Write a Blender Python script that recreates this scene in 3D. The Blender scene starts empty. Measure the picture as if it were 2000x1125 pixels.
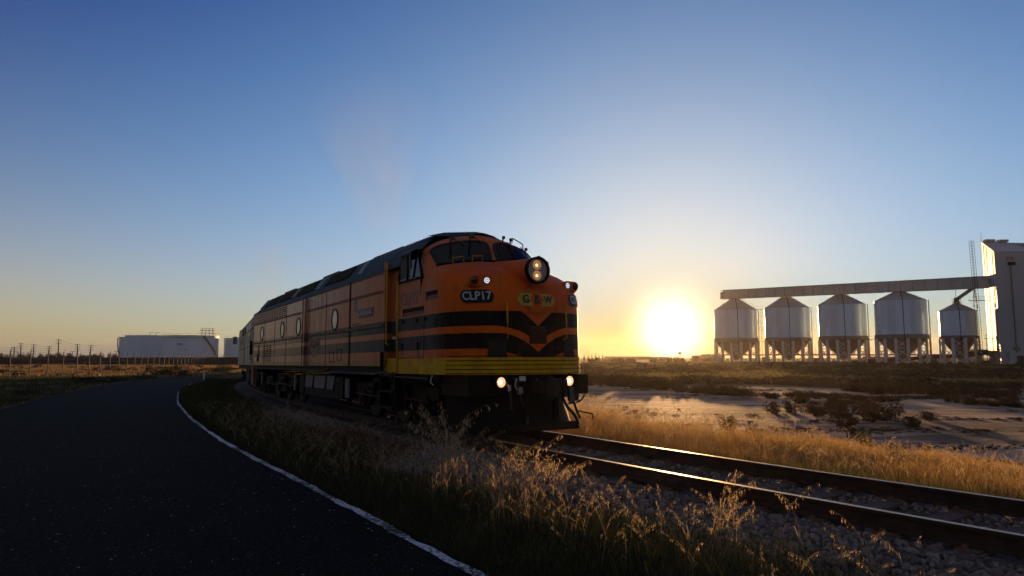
import bpy, bmesh, math, random
import numpy as np
from math import sin, cos, pi, radians, degrees, atan, atan2, sqrt, hypot
from mathutils import Vector, Matrix, Euler

random.seed(7)
RNG = np.random.default_rng(11)
sc = bpy.context.scene
COL = sc.collection

# ------------------------------------------------------------------ camera, sky, sun
FPX = 1342.0                      # focal length in photo pixels (2000 wide)
TH = math.atan(134.5 / FPX)
CT, ST = cos(TH), sin(TH)
CAMZ = 1.45
cam = bpy.data.cameras.new('camera')
camo = bpy.data.objects.new('camera', cam)
COL.objects.link(camo)
sc.camera = camo
cam.sensor_width = 36
cam.lens = FPX / 2000 * 36
cam.clip_start = 0.05
cam.clip_end = 20000
camo.location = (0, 0, CAMZ)
camo.rotation_euler = (pi / 2 + TH, 0, 0)

SUN_EL, SUN_AZ = 2.5, 13.07       # degrees; azimuth measured from +Y towards +X
sdir = Vector((sin(radians(SUN_AZ)) * cos(radians(SUN_EL)), cos(radians(SUN_AZ)) * cos(radians(SUN_EL)), sin(radians(SUN_EL))))
world = bpy.data.worlds.new('World')
sc.world = world
world.use_nodes = True
wn = world.node_tree
for n in list(wn.nodes):
    wn.nodes.remove(n)
def wnode(t, **k):
    n = wn.nodes.new(t)
    for a, b in k.items():
        setattr(n, a, b)
    return n
def wmath(op, a, b=None):
    n = wnode('ShaderNodeMath', operation=op)
    for i, v in enumerate((a, b)):
        if v is None:
            continue
        if isinstance(v, (int, float)):
            n.inputs[i].default_value = v
        else:
            wn.links.new(v, n.inputs[i])
    return n.outputs[0]
sky = wnode('ShaderNodeTexSky', sky_type='NISHITA', sun_disc=False)
sky.sun_elevation = radians(SUN_EL)
sky.sun_rotation = radians(SUN_AZ)
sky.dust_density = 0.25
sky.ozone_density = 4
geo = wnode('ShaderNodeNewGeometry')
neg = wnode('ShaderNodeVectorMath', operation='SCALE')
neg.inputs['Scale'].default_value = -1
wn.links.new(geo.outputs['Incoming'], neg.inputs[0])
dot = wnode('ShaderNodeVectorMath', operation='DOT_PRODUCT')
wn.links.new(neg.outputs[0], dot.inputs[0])
GLOW_EL = 1.85               # centre of the bright aureole, just above the horizon
dot.inputs[1].default_value = (sin(radians(SUN_AZ)) * cos(radians(GLOW_EL)), cos(radians(SUN_AZ)) * cos(radians(GLOW_EL)), sin(radians(GLOW_EL)))
ang = wmath('ARCCOSINE', wmath('MINIMUM', dot.outputs['Value'], 0.999999))
sep = wnode('ShaderNodeSeparateXYZ')
wn.links.new(neg.outputs[0], sep.inputs[0])
elev = wmath('MAXIMUM', wmath('ARCSINE', sep.outputs[2]), 0.0)
def wexp(v, k):
    return wmath('EXPONENT', wmath('MULTIPLY', v, -1.0 / radians(k)))
def wterm(fac, colr):
    n = wnode('ShaderNodeVectorMath', operation='SCALE')
    n.inputs[0].default_value = colr
    wn.links.new(fac, n.inputs['Scale'])
    return n.outputs[0]
tint = wnode('ShaderNodeVectorMath', operation='MULTIPLY')
wn.links.new(sky.outputs[0], tint.inputs[0])
SK = 1.0
tint.inputs[1].default_value = (0.126 * SK, 0.74 * SK, 2.0 * SK)
# the photograph's hazy aureole round the low sun and the dusty band on the horizon
BGS = 0.12
def s3(c):
    return tuple(v / BGS for v in c)
gauss = wmath('EXPONENT', wmath('MULTIPLY', wmath('POWER', wmath('DIVIDE', ang, radians(2.35)), 2.0), -1.0))
e12, e5 = wexp(ang, 12), wexp(elev, 5)
TERMS = dict(hor25=(0.003, 0.087, 0.271), g12=(0.991, 0.181, -0.303), g30=(-0.044, 0.443, 0.435), hor5=(0.488, -0.119, 0.108), hor12=(0.302, 0.414, -0.239), hor2=(-0.522, -0.183, 0.137), g6=(-0.037, 0.021, -0.207), gh=(-2.552, -2.093, -0.926), const=(-0.018, -0.135, -0.207))
FACS = dict(hor25=wexp(elev, 25), g12=e12, g30=wexp(ang, 30), hor5=e5, hor12=wexp(elev, 12), hor2=wexp(elev, 2), g6=wexp(ang, 6), gh=wmath('MULTIPLY', e12, e5), const=wmath('ADD', 1.0, 0.0))
terms = [wterm(FACS[k], s3(v)) for k, v in TERMS.items()] + [wterm(gauss, s3((2.2, 2.0, 1.6)))]
acc = tint.outputs[0]
for t in terms:
    n = wnode('ShaderNodeVectorMath', operation='ADD')
    wn.links.new(acc, n.inputs[0])
    wn.links.new(t, n.inputs[1])
    acc = n.outputs[0]
cl_ = wnode('ShaderNodeVectorMath', operation='MAXIMUM')
wn.links.new(acc, cl_.inputs[0])
cl_.inputs[1].default_value = (0.02, 0.02, 0.02)
acc = cl_.outputs[0]
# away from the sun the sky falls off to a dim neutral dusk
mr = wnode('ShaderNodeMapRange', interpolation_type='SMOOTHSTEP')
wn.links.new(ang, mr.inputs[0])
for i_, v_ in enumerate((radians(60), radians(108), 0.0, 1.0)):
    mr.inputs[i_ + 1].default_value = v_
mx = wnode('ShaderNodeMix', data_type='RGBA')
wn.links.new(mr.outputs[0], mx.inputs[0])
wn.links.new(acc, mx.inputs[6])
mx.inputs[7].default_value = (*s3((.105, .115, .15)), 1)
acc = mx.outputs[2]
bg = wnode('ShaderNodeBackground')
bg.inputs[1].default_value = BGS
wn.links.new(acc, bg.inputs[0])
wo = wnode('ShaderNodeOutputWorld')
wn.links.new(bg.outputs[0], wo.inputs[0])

sun = bpy.data.lights.new('sun', 'SUN')
sun.energy = 5.0
sun.angle = radians(0.6)
sun.color = (1.0, 0.54, 0.20)
suno = bpy.data.objects.new('sun', sun)
COL.objects.link(suno)
suno.rotation_euler = (-sdir).to_track_quat('-Z', 'Y').to_euler()
suno['kind'] = 'structure'

sc.view_settings.view_transform = 'Standard'
sc.view_settings.look = 'None'
sc.view_settings.exposure = 0.22
sc.view_settings.gamma = 1.0
sc.render.engine = 'CYCLES'
try:
    sc.cycles.use_denoising = True
    sc.cycles.denoiser = 'OPENIMAGEDENOISE'
except Exception:
    pass
sc.cycles.max_bounces = 6
sc.cycles.transparent_max_bounces = 16
sc.cycles.sample_clamp_indirect = 4

# ------------------------------------------------------------------ pixel <-> world
def ray(px, py):
    v = 562.5 - py
    return (px - 1000.0, FPX * CT - v * ST, FPX * ST + v * CT)
def at(px, py, Y):
    """world point on the ray of a photo pixel at forward distance Y"""
    x, f, z = ray(px, py)
    return Vector((x / f * Y, Y, CAMZ + z / f * Y))
def on(px, py, z0):
    x, f, z = ray(px, py)
    k = (z0 - CAMZ) / z
    return Vector((x * k, f * k, z0))

# ------------------------------------------------------------------ locomotive frame, track curve
RV = np.array([.8628, .5056])      # to the far side of the locomotive
DV = np.array([.5056, -.8628])     # forward, towards the camera
TIP = 6.80 * RV - 10.64 * DV
PC = [4.93659995e-07, 4.58649371e-05, 3.72449396e-03, 4.41968803e-02, -4.21392607e-02]
def w2l(x, y):
    dx, dy = x - TIP[0], y - TIP[1]
    return dx * DV[0] + dy * DV[1], dx * RV[0] + dy * RV[1]
def l2w(X, Y):
    return TIP[0] + X * DV[0] + Y * RV[0], TIP[1] + X * DV[1] + Y * RV[1]
def tgrade(X):
    return np.where(X < 0, 0.009 * np.asarray(X, float), 0.0)
XS = np.arange(-110, 22, 0.25)
def _pc(X):
    X = np.asarray(X, float)
    Xc = np.maximum(X, -62)
    y = np.polyval(PC, Xc)
    m = np.polyval(np.polyder(PC), -62.0)
    return np.where(X < -62, y + m * (X + 62), y)
CX, CY = l2w(XS, _pc(XS))
TX, TY = np.gradient(CX), np.gradient(CY)
L_ = np.hypot(TX, TY)
TX, TY = TX / L_, TY / L_
NX, NY = -TY, TX                   # towards the far side (left of travel)
if NX[200] * RV[0] + NY[200] * RV[1] < 0:
    NX, NY = -NX, -NY
SL = np.concatenate([[0], np.cumsum(np.hypot(np.diff(CX), np.diff(CY)))])
S0 = np.interp(0.0, XS, SL)        # arclength at the nose
def track(s, off=0.0):
    """s metres ahead of the nose (negative = behind), off towards the far side"""
    q = np.asarray(s, float) + S0
    x = np.interp(q, SL, CX); y = np.interp(q, SL, CY)
    nx = np.interp(q, SL, NX); ny = np.interp(q, SL, NY)
    X = np.interp(q, SL, XS)
    return x + nx * off, y + ny * off, tgrade(X)
def tdist(x, y):
    """signed distance to the track centre (far side positive) and arclength ahead of the nose"""
    x = np.asarray(x, float).ravel(); y = np.asarray(y, float).ravel()
    D = np.empty(len(x)); A = np.empty(len(x))
    for i in range(0, len(x), 20000):
        xx, yy = x[i:i + 20000], y[i:i + 20000]
        d2 = (xx[:, None] - CX[None, ::2]) ** 2 + (yy[:, None] - CY[None, ::2]) ** 2
        j = d2.argmin(1) * 2
        D[i:i + 20000] = (xx - CX[j]) * NX[j] + (yy - CY[j]) * NY[j]
        A[i:i + 20000] = SL[j] - S0
    return D, A

# road: right edge measured along the white line, in the locomotive frame
RE = np.array([(30, -1.4), (22, -2.3), (14, -3.1), (9, -3.65), (5.27, -3.95), (2.13, -4.05), (-.9, -4.2), (-4.2, -4.35), (-7.7, -4.42), (-13.9, -4.35),
               (-22.7, -4.0), (-35.2, -2.95), (-50.5, -.9), (-72, 3.6), (-90, 9.0), (-120, 20)])[::-1]
RXS = np.arange(-118, 30, 0.5)
RYS = np.interp(RXS, RE[:, 0], RE[:, 1])
k_ = np.ones(9) / 9
RYS = np.convolve(np.pad(RYS, 4, 'edge'), k_, 'valid')
def road_y(X):
    return np.interp(X, RXS, RYS)
ROADW = 6.1
def roadz(y):
    return np.maximum(-.85, -.40 - .007 * np.maximum(0, np.asarray(y, float) - 10))

def vnoise(x, y, s, seed=0):
    """cheap smooth value noise"""
    x = np.asarray(x, float) / s + 1000.3 + seed * 17.1; y = np.asarray(y, float) / s + 1000.7 + seed * 5.3
    xi, yi = np.floor(x).astype(np.int64), np.floor(y).astype(np.int64)
    fx, fy = x - xi, y - yi
    fx, fy = fx * fx * (3 - 2 * fx), fy * fy * (3 - 2 * fy)
    def h(a, b):
        n = (a * 374761393 + b * 668265263 + seed * 1274126177) & 0x7fffffff
        n = ((n ^ (n >> 13)) * 1274126177) & 0x7fffffff
        return ((n ^ (n >> 16)) & 0xffff) / 65535.0
    return (h(xi, yi) * (1 - fx) + h(xi + 1, yi) * fx) * (1 - fy) + (h(xi, yi + 1) * (1 - fx) + h(xi + 1, yi + 1) * fx) * fy

def ground(x, y):
    x = np.asarray(x, float); y = np.asarray(y, float)
    sh = x.shape
    xr, yr = x.ravel(), y.ravel()
    D, A = tdist(xr, yr)
    far = np.hypot(xr, yr)
    rz = roadz(yr)
    tz = tgrade(A)
    b1 = (vnoise(xr, yr, 1.3, 1) - .5) * .10 + (vnoise(xr, yr, 4, 2) - .5) * .14
    left = rz + .03 + b1
    X, Yl = w2l(xr, yr)
    e = road_y(X) - Yl                # >0: left of the road's right edge
    inroad = (e > -.06) & (e < ROADW + .25)
    left = np.where(e > -.95, rz - .045 + (left - rz + .045) * np.clip((-.10 - e) / .85, 0, 1), left)
    left = np.where(inroad, rz - .05, left)
    left = np.where(e > ROADW + .25, rz - .02 + b1 * 1.8 - .15 * np.clip((e - ROADW) / 6, 0, 1), left)
    shoulder = tz - .30 - .35 * np.clip((np.abs(D) - 1.9) / 1.6, 0, 1)
    right = np.interp(D, [1.9, 3.4, 7.5, 10], [-.36, -.52, -.66, -.85]) + b1 * np.interp(D, [2, 4, 9, 12, 40], [.3, 1, 1, .25, .25])
    nearleft = np.where(D > -2.6, np.minimum(left, tz - .34), left)
    z = np.where(D < 0, nearleft, right)
    z = np.where((D > -1.9) & (D < 1.9), tz - .36, z)
    w = np.clip((far - 60) / 60, 0, 1)
    z = z * (1 - w) + w * (-.85 + (vnoise(xr, yr, 14, 5) - .5) * .25)
    w2 = np.clip((yr - 150) / 60, 0, 1) * np.clip((xr - 20) / 30, 0, 1)
    z = z + w2 * .22
    # berm in front of the tank farm
    yb = 205 - .18 * xr
    bm = np.clip(1 - np.abs(yr - yb - 12) / 14, 0, 1) * np.clip((-xr - 25) / 12, 0, 1)
    z = z + 2.15 * np.minimum(1, bm * 1.6)
    return z.reshape(sh)

# ------------------------------------------------------------------ mesh helpers
class MB:
    def __init__(s):
        s.v = []; s.f = []; s.m = []; s.sm = []
    def add(s, vs, fs, m=0, sm=False):
        o = len(s.v)
        s.v += [tuple(map(float, p)) for p in vs]
        for f in fs:
            s.f.append(tuple(i + o for i in f)); s.m.append(m); s.sm.append(sm)
        return s
    def box(s, c, d, m=0, rot=None, taper=1.0):
        x, y, z = [q / 2 for q in d]
        P = [Vector((a * x * (taper if k > 0 else 1), b * y * (taper if k > 0 else 1), k * z)) for k in (-1, 1) for a, b in ((-1, -1), (1, -1), (1, 1), (-1, 1))]
        if rot is not None:
            M = rot if isinstance(rot, Matrix) else Euler(rot).to_matrix()
            P = [M @ p for p in P]
        return s.add([p + Vector(c) for p in P], [(3, 2, 1, 0), (4, 5, 6, 7), (0, 1, 5, 4), (1, 2, 6, 5), (2, 3, 7, 6), (3, 0, 4, 7)], m)
    def b2(s, x0, x1, y0, y1, z0, z1, m=0):
        return s.box(((x0 + x1) / 2, (y0 + y1) / 2, (z0 + z1) / 2), (x1 - x0, y1 - y0, z1 - z0), m)
    def beam(s, a, b, w, h=None, m=0):
        a, b = Vector(a), Vector(b); h = h or w
        d = b - a
        q = d.to_track_quat('X', 'Z').to_matrix()
        return s.box((a + b) / 2, (d.length, w, h), m, q)
    def tube(s, pts, r, n=8, m=0, cap=True, sm=True):
        pts = [Vector(p) for p in pts]
        rr = r if isinstance(r, (list, tuple)) else [r] * len(pts)
        V = []
        up = Vector((0, 0, 1))
        for i, p in enumerate(pts):
            t = (pts[min(i + 1, len(pts) - 1)] - pts[max(i - 1, 0)]).normalized()
            u = t.cross(up)
            if u.length < .05:
                u = t.cross(Vector((1, 0, 0)))
            u.normalize(); w = t.cross(u).normalized()
            V += [p + (u * cos(2 * pi * k / n) + w * sin(2 * pi * k / n)) * rr[i] for k in range(n)]
        F = [(i * n + k, i * n + (k + 1) % n, (i + 1) * n + (k + 1) % n, (i + 1) * n + k) for i in range(len(pts) - 1) for k in range(n)]
        s.add(V, F, m, sm)
        if cap:
            s.add(V[:n], [tuple(range(n))[::-1]], m); s.add(V[-n:], [tuple(range(n))], m)
        return s
    def lathe(s, prof, c=(0, 0, 0), n=24, m=0, axis='Z', sm=True, cap=False):
        V = []
        for r, z in prof:
            for k in range(n):
                a = 2 * pi * k / n
                p = (r * cos(a), r * sin(a), z)
                if axis == 'X':
                    p = (p[2], p[0], p[1])
                elif axis == 'Y':
                    p = (p[0], p[2], p[1])
                V.append(Vector(p) + Vector(c))
        F = [(i * n + k, i * n + (k + 1) % n, (i + 1) * n + (k + 1) % n, (i + 1) * n + k) for i in range(len(prof) - 1) for k in range(n)]
        s.add(V, F, m, sm)
        if cap:
            s.add(V[:n], [tuple(range(n))[::-1]], m); s.add(V[-n:], [tuple(range(n))], m)
        return s
    def grid(s, P, m=0, sm=True, closed=False):
        """P: rows x cols of points"""
        R, Cn = len(P), len(P[0])
        V = [p for row in P for p in row]
        F = [(i * Cn + j, i * Cn + (j + 1) % Cn, (i + 1) * Cn + (j + 1) % Cn, (i + 1) * Cn + j) for i in range(R - 1) for j in range(Cn if closed else Cn - 1)]
        return s.add(V, F, m, sm)
    def build(s, name, mats, parent=None, matrix=None):
        me = bpy.data.meshes.new(name)
        me.from_pydata(s.v, [], s.f)
        mats = mats if isinstance(mats, (list, tuple)) else [mats]
        for mt in mats:
            me.materials.append(mt)
        me.polygons.foreach_set('material_index', np.array(s.m, np.int32))
        me.polygons.foreach_set('use_smooth', np.array(s.sm, bool))
        me.update()
        o = bpy.data.objects.new(name, me)
        COL.objects.link(o)
        if parent is not None:
            o.parent = parent
        return o

def each(name, mats, parent, fns):
    for fn in fns:
        b = MB(); fn(b); b.build(name, mats, parent)

def fast(name, V, T, mat, smooth=False, parent=None):
    me = bpy.data.meshes.new(name)
    V = np.asarray(V, np.float32); T = np.asarray(T, np.int32)
    k = T.shape[1]
    me.vertices.add(len(V)); me.vertices.foreach_set('co', V.ravel())
    me.loops.add(T.size); me.loops.foreach_set('vertex_index', T.ravel())
    me.polygons.add(len(T))
    me.polygons.foreach_set('loop_start', np.arange(0, T.size, k, dtype=np.int32))
    me.polygons.foreach_set('loop_total', np.full(len(T), k, np.int32))
    me.polygons.foreach_set('use_smooth', np.full(len(T), smooth, bool))
    me.materials.append(mat)
    me.update(calc_edges=True)
    me.validate()
    o = bpy.data.objects.new(name, me)
    COL.objects.link(o)
    if parent is not None:
        o.parent = parent
    return o

def tag(o, label=None, cat=None, group=None, kind=None):
    if label: o['label'] = label
    if cat: o['category'] = cat
    if group: o['group'] = group
    if kind: o['kind'] = kind
    return o
def empty(name, loc, rot=(0, 0, 0), label=None, cat=None, group=None):
    o = bpy.data.objects.new(name, None)
    COL.objects.link(o)
    o.location = loc; o.rotation_euler = rot
    o.empty_display_size = .2
    return tag(o, label, cat, group)
def copy_tree(o, parent=None):
    c = o.copy(); COL.objects.link(c)
    if parent is not None:
        c.parent = parent
    for ch in [x for x in list(COL.objects) if x.parent is o]:
        copy_tree(ch, c)
    return c

# ------------------------------------------------------------------ materials
def mat(name, color, rough=.6, metal=0., spec=.5, var=0., vscale=3., bump=0., bscale=20., emit=None, es=0., island=0., coord='Object', vstretch=None, coat=0.):
    m = bpy.data.materials.new(name); m.use_nodes = True
    nt = m.node_tree; p = nt.nodes['Principled BSDF']
    p.inputs['Base Color'].default_value = (*color, 1)
    p.inputs['Roughness'].default_value = rough
    p.inputs['Metallic'].default_value = metal
    p.inputs['Specular IOR Level'].default_value = spec
    p.inputs['Coat Weight'].default_value = coat
    if emit:
        p.inputs['Emission Color'].default_value = (*emit, 1); p.inputs['Emission Strength'].default_value = es
    tc = nt.nodes.new('ShaderNodeTexCoord')
    src = tc.outputs[coord]
    if vstretch:
        mp = nt.nodes.new('ShaderNodeMapping'); mp.inputs['Scale'].default_value = vstretch
        nt.links.new(src, mp.inputs[0]); src = mp.outputs[0]
    colsock = None
    if var:
        n = nt.nodes.new('ShaderNodeTexNoise'); n.inputs['Scale'].default_value = vscale; n.inputs['Detail'].default_value = 6
        nt.links.new(src, n.inputs[0])
        r = nt.nodes.new('ShaderNodeMapRange'); r.inputs[1].default_value = .3; r.inputs[2].default_value = .7
        r.inputs[3].default_value = 1 - var; r.inputs[4].default_value = 1 + var
        nt.links.new(n.outputs[0], r.inputs[0])
        h = nt.nodes.new('ShaderNodeHueSaturation'); h.inputs['Color'].default_value = (*color, 1)
        nt.links.new(r.outputs[0], h.inputs['Value']); colsock = h.outputs[0]
    if island:
        g = nt.nodes.new('ShaderNodeNewGeometry')
        r = nt.nodes.new('ShaderNodeMapRange'); r.inputs[3].default_value = 1 - island; r.inputs[4].default_value = 1 + island
        nt.links.new(g.outputs['Random Per Island'], r.inputs[0])
        h = nt.nodes.new('ShaderNodeHueSaturation'); h.inputs['Color'].default_value = (*color, 1)
        if colsock: nt.links.new(colsock, h.inputs['Color'])
        nt.links.new(r.outputs[0], h.inputs['Value']); colsock = h.outputs[0]
    if colsock:
        nt.links.new(colsock, p.inputs['Base Color'])
    if bump:
        n = nt.nodes.new('ShaderNodeTexNoise'); n.inputs['Scale'].default_value = bscale; n.inputs['Detail'].default_value = 5
        nt.links.new(src, n.inputs[0])
        b = nt.nodes.new('ShaderNodeBump'); b.inputs['Strength'].default_value = bump; b.inputs['Distance'].default_value = .02
        nt.links.new(n.outputs[0], b.inputs['Height']); nt.links.new(b.outputs[0], p.inputs['Normal'])
    return m

class NB:
    """small node-expression builder"""
    def __init__(s, m):
        s.nt = m.node_tree
    def n(s, t, **k):
        x = s.nt.nodes.new(t)
        for a, b in k.items(): setattr(x, a, b)
        return x
    def put(s, sock, v):
        if isinstance(v, (int, float)): sock.default_value = v
        elif isinstance(v, tuple): sock.default_value = (*v, 1) if len(v) == 3 and sock.type == 'RGBA' else v
        else: s.nt.links.new(v, sock)
    def m(s, op, a, b=None, c=None):
        x = s.n('ShaderNodeMath', operation=op)
        for i, v in enumerate((a, b, c)):
            if v is not None: s.put(x.inputs[i], v)
        return x.outputs[0]
    def mix(s, f, a, b, mode='MIX'):
        x = s.n('ShaderNodeMix', data_type='RGBA', blend_type=mode)
        s.put(x.inputs[0], f); s.put(x.inputs[6], a); s.put(x.inputs[7], b)
        return x.outputs[2]
    def noise(s, vec, scale, detail=5, rough=.5, stretch=None):
        if stretch:
            mp = s.n('ShaderNodeMapping'); mp.inputs['Scale'].default_value = stretch
            s.nt.links.new(vec, mp.inputs[0]); vec = mp.outputs[0]
        x = s.n('ShaderNodeTexNoise'); x.inputs['Scale'].default_value = scale; x.inputs['Detail'].default_value = detail; x.inputs['Roughness'].default_value = rough
        s.nt.links.new(vec, x.inputs[0]); return x.outputs[0]
    def ramp(s, v, a, b, c=0., d=1.):
        x = s.n('ShaderNodeMapRange'); s.put(x.inputs[0], v)
        for i, q in enumerate((a, b, c, d)): x.inputs[i + 1].default_value = q
        return x.outputs[0]

def leafmat(name, c1, c2, trans=.5, rough=.6, tcol=None):
    """thin vegetation: diffuse + translucent, colour varies per island"""
    m = bpy.data.materials.new(name); m.use_nodes = True
    b = NB(m); nt = m.node_tree
    for n in list(nt.nodes): nt.nodes.remove(n)
    g = b.n('ShaderNodeNewGeometry')
    c = b.mix(g.outputs['Random Per Island'], c1, c2)
    d = b.n('ShaderNodeBsdfDiffuse'); nt.links.new(c, d.inputs[0])
    t = b.n('ShaderNodeBsdfTranslucent')
    if tcol:
        nt.links.new(b.mix(.6, c, tcol), t.inputs[0])
    else:
        nt.links.new(c, t.inputs[0])
    gl = b.n('ShaderNodeBsdfGlossy'); gl.inputs['Roughness'].default_value = rough
    gl.inputs[0].default_value = (.35, .33, .28, 1)
    a = b.n('ShaderNodeMixShader'); a.inputs[0].default_value = trans
    nt.links.new(d.outputs[0], a.inputs[1]); nt.links.new(t.outputs[0], a.inputs[2])
    a2 = b.n('ShaderNodeMixShader'); a2.inputs[0].default_value = .08
    nt.links.new(a.outputs[0], a2.inputs[1]); nt.links.new(gl.outputs[0], a2.inputs[2])
    o = b.n('ShaderNodeOutputMaterial'); nt.links.new(a2.outputs[0], o.inputs[0])
    return m

M = {}
M['black'] = mat('under_black', (.0035, .0035, .004), .7, spec=.2, var=.4, vscale=4, bump=.3, bscale=30)
M['darksteel'] = mat('dark_steel', (.012, .012, .013), .6, .2, var=.3)
M['greysteel'] = mat('grey_steel', (.085, .10, .125), .6, .2, var=.4, vscale=2.5, bump=.2)
M['hose'] = mat('rubber_hose', (.015, .015, .015), .5)
M['hosepale'] = mat('pale_coupling', (.35, .34, .33), .5, .3)
M['yellow'] = mat('yellow_paint', (.60, .34, .005), .5, spec=.15, var=.25, vscale=5, bump=.1)
M['glass'] = mat('dark_glass', (.004, .006, .009), .05, spec=.45)
M['rubber'] = mat('window_gasket', (.012, .012, .012), .5)
M['pane'] = mat('porthole_pane', (.24, .44, .46), .22, spec=.8, var=.15)
M['rail_side'] = mat('rusty_rail', (.045, .022, .015), .8, .2, var=.4, vscale=8, bump=.3)
M['rail_top'] = mat('worn_rail_head', (.28, .19, .12), .42, 1.0)
M['sleeper'] = mat('sleeper', (.11, .085, .07), .85, var=.35, bump=.5, vstretch=(1, 8, 8))
M['white'] = mat('white_paint', (.62, .62, .62), .5, var=.12, vscale=1.2)
M['whiteline'] = None
M['redlens'] = mat('dark_lens', (.08, .015, .01), .15, spec=.8)
M['led'] = mat('white_led', (.8, .8, .9), .3, emit=(.82, .85, 1.0), es=.95)
M['lampglass'] = mat('lamp_glass', (.30, .29, .27), .12, spec=.8)
M['lamp_warm'] = mat('warm_lamp', (.8, .5, .25), .3, emit=(1.0, .45, .14), es=.22)
M['lamp_core'] = mat('warm_lamp_core', (.9, .8, .5), .3, emit=(1.0, .66, .28), es=2.2)
M['ditch'] = mat('ditch_lamp', (.9, .7, .5), .3, emit=(1.0, .55, .26), es=.95)
M['ditch_core'] = mat('ditch_lamp_core', (.9, .8, .6), .3, emit=(1.0, .88, .62), es=6.)
M['text_grey'] = mat('lettering_grey', (.45, .48, .52), .5)
M['text_dim'] = mat('lettering_faded', (.20, .15, .15), .6, var=.3, vscale=12)
M['text_dark'] = mat('lettering_black', (.02, .02, .02), .5)
M['board'] = mat('number_board', (.004, .010, .007), .5, spec=.2)
M['emblem_yellow'] = mat('emblem_yellow', (.55, .36, .02), .5, var=.15, vscale=9)
M['emblem_dark'] = mat('emblem_outline', (.16, .035, .012), .6)
M['red'] = mat('red_detail', (.4, .03, .02), .5)
M['cream'] = mat('cream_label', (.42, .38, .22), .6, var=.2, vscale=10)
M['roofgreen'] = mat('green_roof', (.016, .042, .030), .65, var=.4, vscale=2.0, bump=.15, bscale=8)
M['roofpale'] = mat('pale_roof_strip', (.30, .36, .36), .55, var=.2)
M['galv'] = mat('galvanised', (.34, .34, .35), .5, .3, var=.1, vscale=1)
M['tank'] = mat('tank_white', (.64, .80, .94), .5, var=.07, vscale=.12, vstretch=(1, 1, .3))
M['silo'] = mat('silo_steel', (.60, .77, .94), .30, .12, var=.16, vscale=.5, vstretch=(1, 1, .15))
M['siloroof'] = mat('silo_roof', (.42, .43, .45), .5, .1, var=.08, vscale=.3)
M['silobeam'] = mat('silo_ring', (.22, .20, .19), .7, var=.1, vscale=.3)
M['hopper'] = mat('hopper_steel', (.34, .25, .19), .6, .1, var=.1, vscale=.3)
M['gallery'] = mat('gallery_sheet', (.44, .46, .48), .6, var=.12, vscale=.2)
M['towerw'] = mat('tower_sheet', (.34, .38, .44), .5, var=.06, vscale=.1, vstretch=(1, 1, .1))
M['rust'] = mat('rusty_steel', (.16, .08, .05), .8, var=.3, vscale=1)
M['pole'] = mat('timber_pole', (.10, .075, .055), .85, var=.2)
M['post'] = mat('fence_post_steel', (.10, .09, .085), .7)
M['concrete'] = mat('concrete', (.30, .28, .26), .85, var=.15)
M['shed'] = mat('shed_sheet', (.24, .19, .15), .7, var=.15, vscale=.1)
M['bark'] = mat('bark', (.06, .045, .035), .9, var=.3)
M['leaf_far'] = leafmat('far_leaves', (.030, .032, .015), (.06, .052, .025), .25)
M['leaf_salt'] = leafmat('saltbush_leaves', (.030, .020, .013), (.085, .050, .028), .30)
M['leaf_green'] = leafmat('bush_leaves', (.035, .05, .018), (.09, .10, .035), .35)
M['grass_green'] = leafmat('verge_grass', (.018, .032, .008), (.10, .10, .034), .5)
M['grass_gold'] = leafmat('dry_grass', (.30, .17, .045), (.62, .38, .12), .66)
M['grass_mid'] = leafmat('mixed_grass', (.07, .075, .02), (.26, .20, .08), .6)
M['oat_verge'] = leafmat('verge_oat_straw', (.14, .13, .08), (.36, .31, .22), .6)
M['oat'] = leafmat('oat_straw', (.28, .20, .09), (.76, .58, .33), .66)
M['weed_red'] = leafmat('red_weeds', (.10, .03, .015), (.20, .07, .03), .45)

def ballast_mat():
    m = mat('ballast_stone', (.20, .165, .15), .85, island=.5, bump=.25, bscale=60)
    return m
M['stone'] = ballast_mat()

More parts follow.
